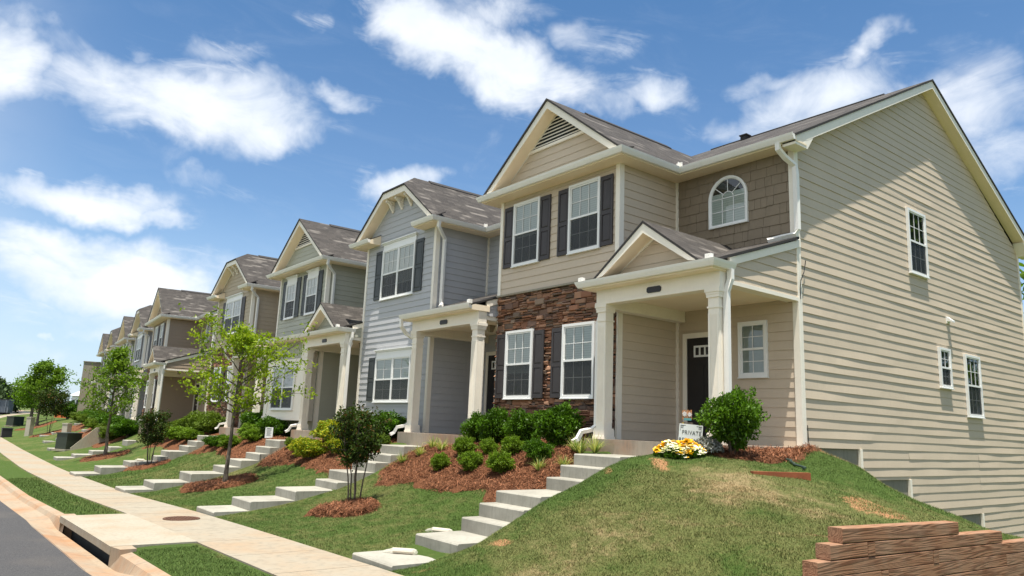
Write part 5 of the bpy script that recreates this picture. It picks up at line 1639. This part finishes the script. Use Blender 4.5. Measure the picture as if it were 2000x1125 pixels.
ring(-13.25, 6.65, .72, .55, 'pine straw ring around the nearest dark crape myrtle', 9000, 3)
ring(-21.15, 6.75, 1.15, .85, 'pine straw ring around the bright green young tree', 9000, 4)
ring(-30.6, 6.95, .95, .75, 'pine straw ring around the middle crape myrtle', 3000, 5)
ring(-38.2, 6.95, 1.2, .9, 'pine straw ring around the slim street tree', 3000, 6)
ring(-67.2, 8.2, 1.8, 1.0, 'pine straw ring around the far crape myrtle by the pedestal', 0, 7)
ring(-82.0, 9.0, 2.2, 1.4, 'pine straw ring around the pair of far trees', 0, 8)

# hedge and small shrubs before the stone wall
G1, G2, G3 = 'holly shrubs before the stone wall', 'small boxwoods in the straw bed', 'tufts of variegated lily turf'
for i, (x, y, r, h, lab) in enumerate([
  (-14.0, 10.15, .40, .82, 'leftmost dark holly of the hedge, against the white porch column'),
  (-13.22, 10.05, .46, .86, 'second holly of the hedge below the left stone wall window'),
  (-12.2, 10.05, .45, .86, 'third holly of the hedge between the two stone wall windows'),
  (-11.15, 10.05, .53, .98, 'largest and rightmost holly of the hedge below the right stone wall window')]):
    shrub('holly', x, y, r, h, lab, G1, 'holly_shrub', v=i % 3)
for i, (x, y, r, h, lab, k) in enumerate([
  (-13.30, 8.72, .23, .42, 'smallest light green boxwood at the left end of the straw bed', 'box'),
  (-13.3, 9.32, .28, .46, 'light green boxwood behind the smallest one', 'box'),
  (-12.25, 8.75, .28, .45, 'light green boxwood in the front row of the straw bed, left of the middle', 'box'),
  (-12.6, 9.45, .24, .40, 'pale boxwood half hidden in the back row of the straw bed', 'box'),
  (-11.35, 8.80, .31, .48, 'round light green boxwood at the front in the middle of the straw bed', 'box'),
  (-11.8, 9.42, .28, .46, 'boxwood right behind the round front one', 'box'),
  (-10.8, 9.25, .31, .50, 'darker green round shrub at the right of the straw bed', 'holly')]):
    shrub(k, x, y, r, h, lab, G2, 'boxwood_shrub', v=(i % 3))

LILY = []
for v in range(2):
    r = np.random.default_rng(40 + v); n = 90
    vs, cs = [], []
    for k in range(n):
        a = r.uniform(0, 6.28); L = r.uniform(.22, .42); w = .008; bend_ = r.uniform(.25, 1.0)
        d = np.array([math.cos(a), math.sin(a), 0]); e = np.array([-d[1], d[0], 0])
        pts = [d*(L*t*bend_) + np.array([0, 0, L*(t*1.25 - .95*bend_*t*t)]) + d*.03 for t in (0, .35, .7, 1.0)]
        col = (1.1, 1.05, .9) if r.random() < .55 else (.35, .55, .25)
        for i in range(3):
            w0, w1 = w*(1 - i*.28), w*(1 - (i+1)*.28)
            vs += [pts[i]-e*w0, pts[i]+e*w0, pts[i+1]+e*w1, pts[i+1]-e*w1]; cs += [(*col, 1)]*4
    o = raw_mesh('blades', np.array(vs), 4, M['leaf_lily'], np.array(cs)); LILY.append(o.data); bpy.data.objects.remove(o)
for i, (x, y, s, lab) in enumerate([
  (-9.85, 9.05, .75, 'variegated lily turf tuft in the straw beside the upper steps'),
  (-10.40, 8.95, .8, 'variegated lily turf tuft at the lower right of the straw bed'),
  (-10.05, 9.62, 1.0, 'larger pale lily turf tuft below the porch corner'),
  (-10.3, 9.75, .9, 'pale lily turf tuft next to the white downspout foot'),
  (-9.78, 9.75, 1.0, 'lily turf tuft against the porch slab by the downspout'),
  (-15.1, 8.85, .8, 'lily turf tuft lowest along the grey house steps'),
  (-14.85, 9.15, .85, 'lily turf tuft second along the grey house steps'),
  (-15.0, 9.60, .9, 'lily turf tuft near the top of the grey house steps'),
  (-14.4, 9.45, .9, 'lily turf tuft at the left end of the straw bed near the column')]):
    t = tag(link('lily_turf', LILY[i % 2], None, (x, y, float(hz(x, y)) + .03)), lab, 'plant', G3); t.scale = (s, s, s); t.rotation_euler = (0, 0, i*1.3)

# corner planting: holly, flowers
shrub('big', -6.72, 9.55, .50, 1.06, 'large round holly bush at the house corner beside the sign', None, 'holly_bush', 'bush', z=float(hz(-6.75, 9.55)) + .02)
def flower_patch():
    r = np.random.default_rng(9); n = 2200
    t = empty('flower_bed', (-7.15, 8.85, float(hz(-7.15, 8.85))), 0, 'mound of yellow and white flowers in front of the sign', 'flowers')
    base = np.array([-7.15, 8.85])
    def spread(n, rx=.37, ry=.30, hh=.23):
        a = r.uniform(0, 6.283, n); q = np.sqrt(r.uniform(0, 1, n))
        u, v = q*np.cos(a)*rx, q*np.sin(a)*ry
        c, s = math.cos(.75), math.sin(.75)
        x, y = u*c - v*s, u*s + v*c
        top = hh*np.sqrt(np.maximum(0, 1 - q*q)) * (.8 + .2*np.sin(x*14)*np.sin(y*17))
        z0 = hz(x + base[0], y + base[1]) - float(hz(*base))
        return x, y, z0, top
    x, y, z0, top = spread(n)
    P = np.stack([x, y, z0 + .02 + top*r.uniform(.2, .98, n)], 1)
    leaf_cloud('foliage', P, .05, M['leaf_holly'], r, t, .5, ((.5, .6, .4), (1.4, 1.3, 1.2)))
    n = 480
    x, y, z0, top = spread(n)
    P = np.stack([x, y, z0 + .035 + top*r.uniform(.88, 1.04, n)], 1)
    cl = np.sin(x*9 + 1.0)*np.sin(y*8 + .5) + r.normal(0, .35, n)
    yel = cl > -.05
    for nm, sel, col in (('yellow_flowers', yel, (.85, .48, .02)), ('white_flowers', ~yel, (.80, .78, .60))):
        Q = P[sel]; m = len(Q)
        nrm = np.stack([r.normal(.12, .35, m), r.normal(-.12, .35, m), np.full(m, 1.0)], 1); nrm /= np.linalg.norm(nrm, axis=1, keepdims=True)
        a = np.cross(nrm, rand_dirs(r, m)); a /= np.linalg.norm(a, axis=1, keepdims=True); b_ = np.cross(nrm, a)
        V, C = [], []
        for k in range(5):
            th = 2*math.pi*k/5
            d = a*math.cos(th) + b_*math.sin(th); e = -a*math.sin(th) + b_*math.cos(th)
            rad = r.uniform(.024, .036, (m, 1))
            V.append(np.stack([Q, Q + d*rad*.7 - e*rad*.55 + nrm*.004, Q + d*rad*1.15 + nrm*.002, Q + d*rad*.7 + e*rad*.55 + nrm*.004], 1))
        V = np.concatenate(V, 0).reshape(-1, 3); c = np.array([[*col, 1.0]]) * r.uniform(.75, 1.1, (m, 1)); c[:, 3] = 1
        raw_mesh(nm, V, 4, M['petal'], np.repeat(np.tile(c, (5, 1)), 4, 0), parent=t)
flower_patch()
r = np.random.default_rng(12)
n = 1500; a = r.uniform(0, 6.283, n); q = np.sqrt(r.uniform(0, 1, n))
x = q*np.cos(a)*.34; y = q*np.sin(a)*.30
P = np.stack([x, y, .03 + .34*np.sqrt(1-q*q)*r.uniform(.3, 1, n)], 1)
o = leaf_cloud('dusty_miller', P, .07, m_tint('silver_leaf', (.24, .25, .22), .8, .1), r, None, .4, ((.5, .5, .5), (1.3, 1.3, 1.35)))
o.location = (-6.98, 9.30, float(hz(-6.98, 9.30))); o.scale = (.72, .72, .72); tag(o, 'grey leaved plant between the flowers and the holly bush', 'plant')

# grey house planting
GH = 'shrubs before the light grey house'
shrub('holly', -18.05, 10.15, .66, .85, 'dark round shrub right of the pair below the grey house window', GH, 'holly_shrub', v=1)
shrub('holly', -19.35, 10.15, .72, .85, 'dark shrub left of the pair below the grey house window, behind the crape myrtle', GH, 'holly_shrub', v=2)
shrub('juniper', -17.25, 9.45, .34, .42, 'spiky green tuft beside the grey house downspout foot', GH, 'grass_shrub', v=1)
shrub('juniper', -18.2, 9.45, .45, .42, 'spiky dark tuft below the grey house window shrubs', GH, 'grass_shrub', v=0)
for i, (x, y, rr_, h, lab) in enumerate([
  (-19.9, 8.75, .55, .55, 'low golden shrub in front, behind the tree shadow'), (-20.9, 9.0, .55, .55, 'golden shrub at the left end of the golden group'),
  (-19.6, 9.55, .70, .80, 'taller golden shrub behind, next to the porch of the grey house'), (-20.9, 9.75, .6, .75, 'golden shrub nearest the white porch column'),
  (-18.9, 9.1, .5, .5, 'golden green shrub half behind the crape myrtle crown')]):
    shrub('gold', x, y, rr_, h, lab, 'golden shrubs', 'golden_shrub', v=i % 2)
shrub('juniper', -22.4, 9.2, .28, .34, 'small green tuft beside the sage house steps', None, 'grass_shrub', v=1)
# sage and tan house planting
GS = 'shrubs before the sage house'
shrub('holly', -26.3, 10.05, .62, .85, 'dark shrub under the boxed window bay of the sage house', GS, 'holly_shrub', v=0)
for i, (x, y, rr_, h, lab, k) in enumerate([
  (-29.3, 8.95, .42, .48, 'low dark shrub in the front of the sage house bed, left', 'holly'), (-28.5, 8.95, .42, .50, 'low dark shrub in the front of the sage house bed, middle', 'holly'),
  (-27.4, 8.95, .45, .55, 'light green shrub right beside the young tree trunk', 'box'), (-27.6, 9.7, .5, .6, 'light shrub behind the trunk of the young tree', 'box'), (-26.4, 9.45, .5, .55, 'light green shrub left of the white ball', 'box')]):
    shrub(k, x, y, rr_, h, lab, GS, 'low_shrub', v=i % 3)
GT = 'shrubs before the tan house'
shrub('holly', -28.9, 10.4, .75, 1.05, 'tall dark shrub by the tan house porch column', GT, 'holly_shrub', v=2)
for i, (x, y, rr_, h, lab, k) in enumerate([
  (-33.2, 10.0, .85, 1.0, 'reddish green shrub right of the row before the tan house stone wall', 'juniper'), (-34.6, 10.05, .85, 1.0, 'middle shrub of the row before the tan house stone wall', 'juniper'),
  (-35.9, 10.1, .85, 1.0, 'left shrub of the row before the tan house stone wall', 'juniper'), (-33.0, 9.1, .6, .6, 'low shrub in front of the tan house row, by the steps', 'box'),
  (-34.4, 9.1, .75, .65, 'low spreading shrub in front of the tan house row, middle', 'box'), (-35.8, 9.2, .75, .65, 'low spreading shrub in front of the tan house row, left', 'juniper'),
  (-37.3, 9.6, .8, .7, 'spreading shrub past the end of the tan house', 'juniper')]):
    shrub(k, x, y, rr_, h, lab, GT, 'low_shrub', v=i % 2)
# far row planting
k = 0
for u0, nm in ((3.0, 'brown'), (10.5, 'slate grey'), (18.5, 'far sage'), (26.5, 'khaki')):
    for j in range(4):
        x, y = b2(u0 + 1.45*j + .9, -1.2 - .5*(j % 2))
        shrub('juniper' if j % 2 else 'holly', x, y, .95, .85 if j % 2 else 1.05, '%s in the hedge before the %s far house' % (('rightmost dark shrub', 'second, yellowish shrub', 'third, dark shrub', 'leftmost yellowish shrub')[j], nm), 'hedge of the far row', 'hedge_shrub', v=k % 2); k += 1
x, y = b2(41.5, -2.0)
shrub('holly', x, y, 1.3, 1.9, 'big dark shrub at the foot of the pale end slab', None, 'tall_shrub', v=0)

# ------------------------------------------------------------------ trees
def tree(name, x, y, height, trunk_r, clear, crown_r, seed, leafmat, label, cat='tree', group=None, nbr=22, leaves=7000, leaf=.075, lean=(0, 0), up=.55, shape=1.0, tint=((.6, .7, .6), (1.35, 1.25, 1.2)), spread=.12, droop=0.0, parts=True, sub=5):
    R = random.Random(seed); r = np.random.default_rng(seed)
    t = empty(name, (x, y, float(hz(x, y)) - .02), 0, label, cat, group)
    b = MB(); bb = MB()
    n = 9
    tp = [Vector((lean[0]*(k/n)**1.6*height + R.uniform(-.02, .02)*(k > 0)*height*.25, lean[1]*(k/n)**1.6*height + R.uniform(-.02, .02)*(k > 0)*height*.25, height*.93*k/n)) for k in range(n+1)]
    b.tube(tp, [trunk_r*(1.35 if k == 0 else 1.0)*(1 - .86*(k/n)) + .004 for k in range(n+1)], 8)
    tips = []
    def at(h):
        f = h/(height*.93)*n; i = min(int(f), n-1); return tp[i].lerp(tp[i+1], f-i)
    for k in range(nbr):
        f = (k + R.random())/nbr
        h = clear + (height*.90 - clear)*f
        p0 = at(h); a = k*2.399 + R.uniform(-.5, .5)
        prof = math.sin(math.pi*min(1, (.22 + .78*f)**shape))*.75 + .25*(1-f)
        L = crown_r*max(.22, prof)*R.uniform(.65, 1.25)
        e = up*R.uniform(.6, 1.3) + .3*f
        d = Vector((math.cos(a)*math.cos(e), math.sin(a)*math.cos(e), math.sin(e)))
        pts = [p0]; q = p0.copy(); m = 5
        for i in range(m):
            d = (d + Vector((R.uniform(-.18, .18), R.uniform(-.18, .18), R.uniform(-.10, .16) - droop*.2))).normalized()
            q = q + d*L/m; pts.append(q.copy())
        r0 = trunk_r*.34*(1 - .55*f)*min(1.3, L/crown_r + .35)
        bb.tube(pts, [r0*(1 - .85*i/m) + .002 for i in range(m+1)], 5)
        for i in range(2, m+1):
            tips.append((pts[i], .55 + .45*i/m))
        for j in range(sub):
            i = R.randint(1, m-1); s0 = pts[i].lerp(pts[i+1], R.random())
            d2 = ((pts[i+1]-pts[i]).normalized()*.7 + Vector((R.uniform(-1, 1), R.uniform(-1, 1), R.uniform(-.45, .75)))*.7).normalized()
            L2 = L*R.uniform(.22, .5); w = [s0]
            for z in range(3):
                d2 = (d2 + Vector((R.uniform(-.25, .25), R.uniform(-.25, .25), R.uniform(-.15, .2)))).normalized(); w.append(w[-1] + d2*L2/3)
            bb.tube(w, [r0*.4, r0*.28, r0*.16, .002], 4)
            for z in (1, 2, 3): tips.append((w[z], .7 + .1*z))
    b.build('trunk', M['bark'], t)
    bb.build('branches', M['bark'], t)
    T = np.array([p[0] for p in tips]); Wt = np.array([p[1] for p in tips])
    # some twigs bare, some bushy
    Wt = Wt * r.uniform(0.15, 1.0, len(Wt))**1.2
    pick = r.choice(len(T), leaves, p=Wt/Wt.sum())
    P = T[pick] + r.normal(0, spread, (leaves, 3))*[1, 1, .65]
    tone = r.uniform(0, 1, (len(T), 1))[pick]*.6 + r.uniform(0, 1, (leaves, 1))*.4
    tints = np.array(tint[0])*(1-tone) + np.array(tint[1])*tone
    leaf_cloud('crown', P, leaf, M[leafmat], r, t, .5, tints=tints)
    return t
tree('young_tree', -20.86, 6.80, 4.45, .060, 1.75, 2.0, 21, 'leaf_young', 'bright green young tree with open crown in front of the tan house', nbr=26, leaves=5400, leaf=.105, lean=(.01, .03), up=.42, spread=.105, tint=((.50, .68, .5), (1.55, 1.35, 1.1)), sub=6)
tree('street_tree', -38.03, 6.94, 5.25, .070, 1.7, 1.5, 22, 'leaf_mid', 'slim green street tree in front of the far row', nbr=28, leaves=5200, leaf=.13, up=.35, shape=.55, spread=.14, tint=((.55, .65, .5), (1.7, 1.5, 1.2)), sub=6)
GF = 'street trees far down the sidewalk'
tree('street_tree', -82.7, 9.05, 6.3, .12, 2.2, 2.3, 23, 'leaf_mid', 'tall open crowned tree far left, highest of the distant group', group=GF, nbr=22, leaves=4600, leaf=.25, up=.45, spread=.24)
tree('street_tree', -91.4, 9.43, 4.7, .12, 1.7, 2.4, 24, 'leaf_mid', 'bushy lower tree far left behind the tall distant one', group=GF, nbr=24, leaves=5200, leaf=.26, up=.35, spread=.34, tint=((.6, .75, .5), (1.5, 1.5, 1.0)))
tree('street_tree', -104, 10.6, 4.0, .12, 1.6, 2.0, 25, 'leaf_mid', 'dimmer tree farthest along the sidewalk at the left', group=GF, nbr=22, leaves=5000, leaf=.30, up=.35, spread=.36, tint=((.5, .6, .6), (1.1, 1.1, 1.0)))

def crape(x, y, h, cr, clear, seed, label, stems=5, leaves=5200, leaf=.062):
    R = random.Random(seed); r = np.random.default_rng(seed)
    t = empty('crape_myrtle', (x, y, float(hz(x, y)) - .02), 0, label, 'small tree', 'multi-stemmed crape myrtles')
    b = MB(); T = []; tw = MB()
    for k in range(stems):
        a = 6.283*k/stems + R.uniform(-.5, .5); s0 = .05 + .08*R.random()
        p = [Vector((s0*math.cos(a), s0*math.sin(a), 0))]
        for i in range(1, 7):
            f = i/6
            p.append(Vector((math.cos(a)*(s0 + cr*.55*f**1.3) + R.uniform(-.02, .02), math.sin(a)*(s0 + cr*.55*f**1.3) + R.uniform(-.02, .02), h*.88*f)))
        b.tube(p, [.017*(1 - .7*i/6) for i in range(7)], 6)
        for i in range(26):
            z = clear + (h*.88 - clear)*R.random(); f = z/(h*.88)*6; j = min(5, int(f)); q = p[j].lerp(p[j+1], f-j)
            d = Vector((R.uniform(-1, 1), R.uniform(-1, 1), R.uniform(.0, 1.1))).normalized()
            fz = (z-clear)/(h-clear); L = cr*(.35 + .55*math.sin(math.pi*min(1, .25+.7*fz)))*R.uniform(.5, 1.05)
            w = [q, q + d*L*.5, q + d*L + Vector((0, 0, .03))]
            tw.tube(w, [.006, .004, .002], 4)
            T += [w[1], w[1].lerp(w[2], .5), w[2]]
    b.build('stems', M['bark'], t); tw.build('twigs', M['bark'], t)
    T = np.array(T); pick = r.integers(0, len(T), leaves)
    P = T[pick] + r.normal(0, .055*cr/.5, (leaves, 3))
    tone = r.uniform(0, 1, (len(T), 1))[pick]*.5 + r.uniform(0, 1, (leaves, 1))*.5
    ti = np.array((.5, .55, .5))*(1-tone) + np.array((1.5, 1.5, 1.3))*tone
    red = r.uniform(0, 1, (leaves, 1)) < .12
    ti = np.where(red, ti*np.array([[2.2, .75, .9]]), ti)
    leaf_cloud('crown', P, leaf, M['leaf_dark'], r, t, .55, tints=ti)
crape(-13.55, 6.93, 1.90, .43, .72, 31, 'nearest dark leaved crape myrtle on bare stems in the front lawn', leaves=6500)
crape(-30.34, 7.04, 2.10, .50, .80, 32, 'dark leaved crape myrtle left of the tan house steps', leaves=5200, leaf=.075)
crape(-67.25, 8.19, 3.3, 1.15, 1.4, 33, 'far crape myrtle beside the utility pedestal', leaves=4200, leaf=.15)

# woods beyond the street end, and behind the end house
GW = 'trees of the wood beyond the street'
for i, (x, y, h, cr) in enumerate([(-205, 8.5, 7.0, 3.4), (-222, 13.8, 8.2, 4.0), (-198, 12.6, 5.2, 3.6), (-190, 15.5, 4.6, 3.4), (-232, 4.5, 7.6, 3.4)]):
    tree('far_tree', x, y, h, .25, 1.2, cr, 50 + i, 'leaf_wood', ('tall dark tree beyond the dumpster, second from the left edge', 'rounded dark tree above the dumpster at the left', 'low dark tree right of the dumpster', 'low dark tree behind the pair of street trees', 'slim dark tree at the very left edge of the far wood')[i], group=GW, nbr=20, leaves=2600, leaf=1.0, up=.3, spread=.75, sub=4)
for i, (x, y, h, cr, lab) in enumerate([(-9.5, 44, 11.6, 4.0, 'tree just showing past the rear corner of the beige house'), (-2, 54, 19, 6.0, 'tall tree behind the beige house, mirrored in its upper side window'),
                                    (5, 48, 21, 6.0, 'tallest tree right of the beige house, mirrored in its side windows'), (14, 44, 17, 6.0, 'broad tree far right of the beige house, mirrored in its side windows')]):
    tree('backyard_tree', x, y, h, .25, 2.0, cr, 60 + i, 'leaf_mid', lab, group='trees behind the end house', nbr=34, leaves=6500, leaf=.62, up=.3, spread=.6, sub=5)

# ------------------------------------------------------------------ blades of grass on the near lawns
def blades(name, parent_label, regions, seed):
    r = np.random.default_rng(seed); Ps, Ls = [], []
    for (x0, x1, y0, y1, n, L) in regions:
        P = np.stack([r.uniform(x0, x1, n), r.uniform(y0, y1, n)], 1)
        x, y = P[:, 0], P[:, 1]
        ok = ~((x > -9.62) & (x < -8.60) & (y > 4.9)) & ~((x > -16.77) & (x < -15.55) & (y > 4.9)) & ~((x > -24.4) & (x < -23.05) & (y > 4.9))
        ok &= ~((y > 3.52) & (y < 4.93)) & ~((x > -7.42) & (y > 11.9) & (x < -7.3)) & ~((x < -7.4) & (y > 9.9))
        ok &= ~((x > -17.0) & (x < -11.7) & (y < 3.6)) & ~((x > -3.70))
        P = P[ok]; Ps.append(P); Ls.append(np.full(len(P), L))
    P = np.concatenate(Ps); L = np.concatenate(Ls); n = len(P)
    z = hz(P[:, 0], P[:, 1])
    tuft = .55 + .45*np.sin(P[:, 0]*11 + 2*np.sin(P[:, 1]*7))*np.sin(P[:, 1]*13)
    L = L * r.uniform(.5, 1.3, n) * (.65 + .5*tuft)
    a = r.uniform(0, 6.283, n); ln = r.uniform(.2, 1.1, n)
    Q = np.stack([P[:, 0], P[:, 1], z - .004], 1)
    tip = Q + np.stack([np.cos(a)*L*ln, np.sin(a)*L*ln, L], 1)
    w = (.0028 + .10*L)[:, None]*.6
    e = np.stack([-np.sin(a), np.cos(a), np.zeros(n)], 1)
    V = np.stack([Q - e*w, Q + e*w, tip], 1).reshape(-1, 3)
    t = r.uniform(.74, 1.34, (n, 1)); warm = r.uniform(.9, 1.15, (n, 1))
    c = np.concatenate([t*warm, t, t*.95, np.ones((n, 1))], 1)
    o = raw_mesh(name, V, 3, M['blades'], np.repeat(c, 3, 0))
    return tag(o, parent_label, 'grass', kind='stuff')
blades('grass_blades', 'short green and straw coloured lawn grass on the mound and slopes', [
  (-8.6, -3.7, 4.93, 8.0, 230000, .022), (-8.6, -3.7, 8.0, 12.4, 120000, .022), (-7.35, -4.2, 12.4, 24, 30000, .05),
  (-15.6, -9.6, 4.93, 8.4, 150000, .024), (-23.1, -16.7, 4.93, 8.8, 80000, .030), (-30.4, -24.4, 4.93, 8.8, 36000, .045),
  (-11.7, -5.5, 2.68, 3.58, 50000, .028), (-30, -17.0, 2.68, 3.58, 30000, .045)], 77)
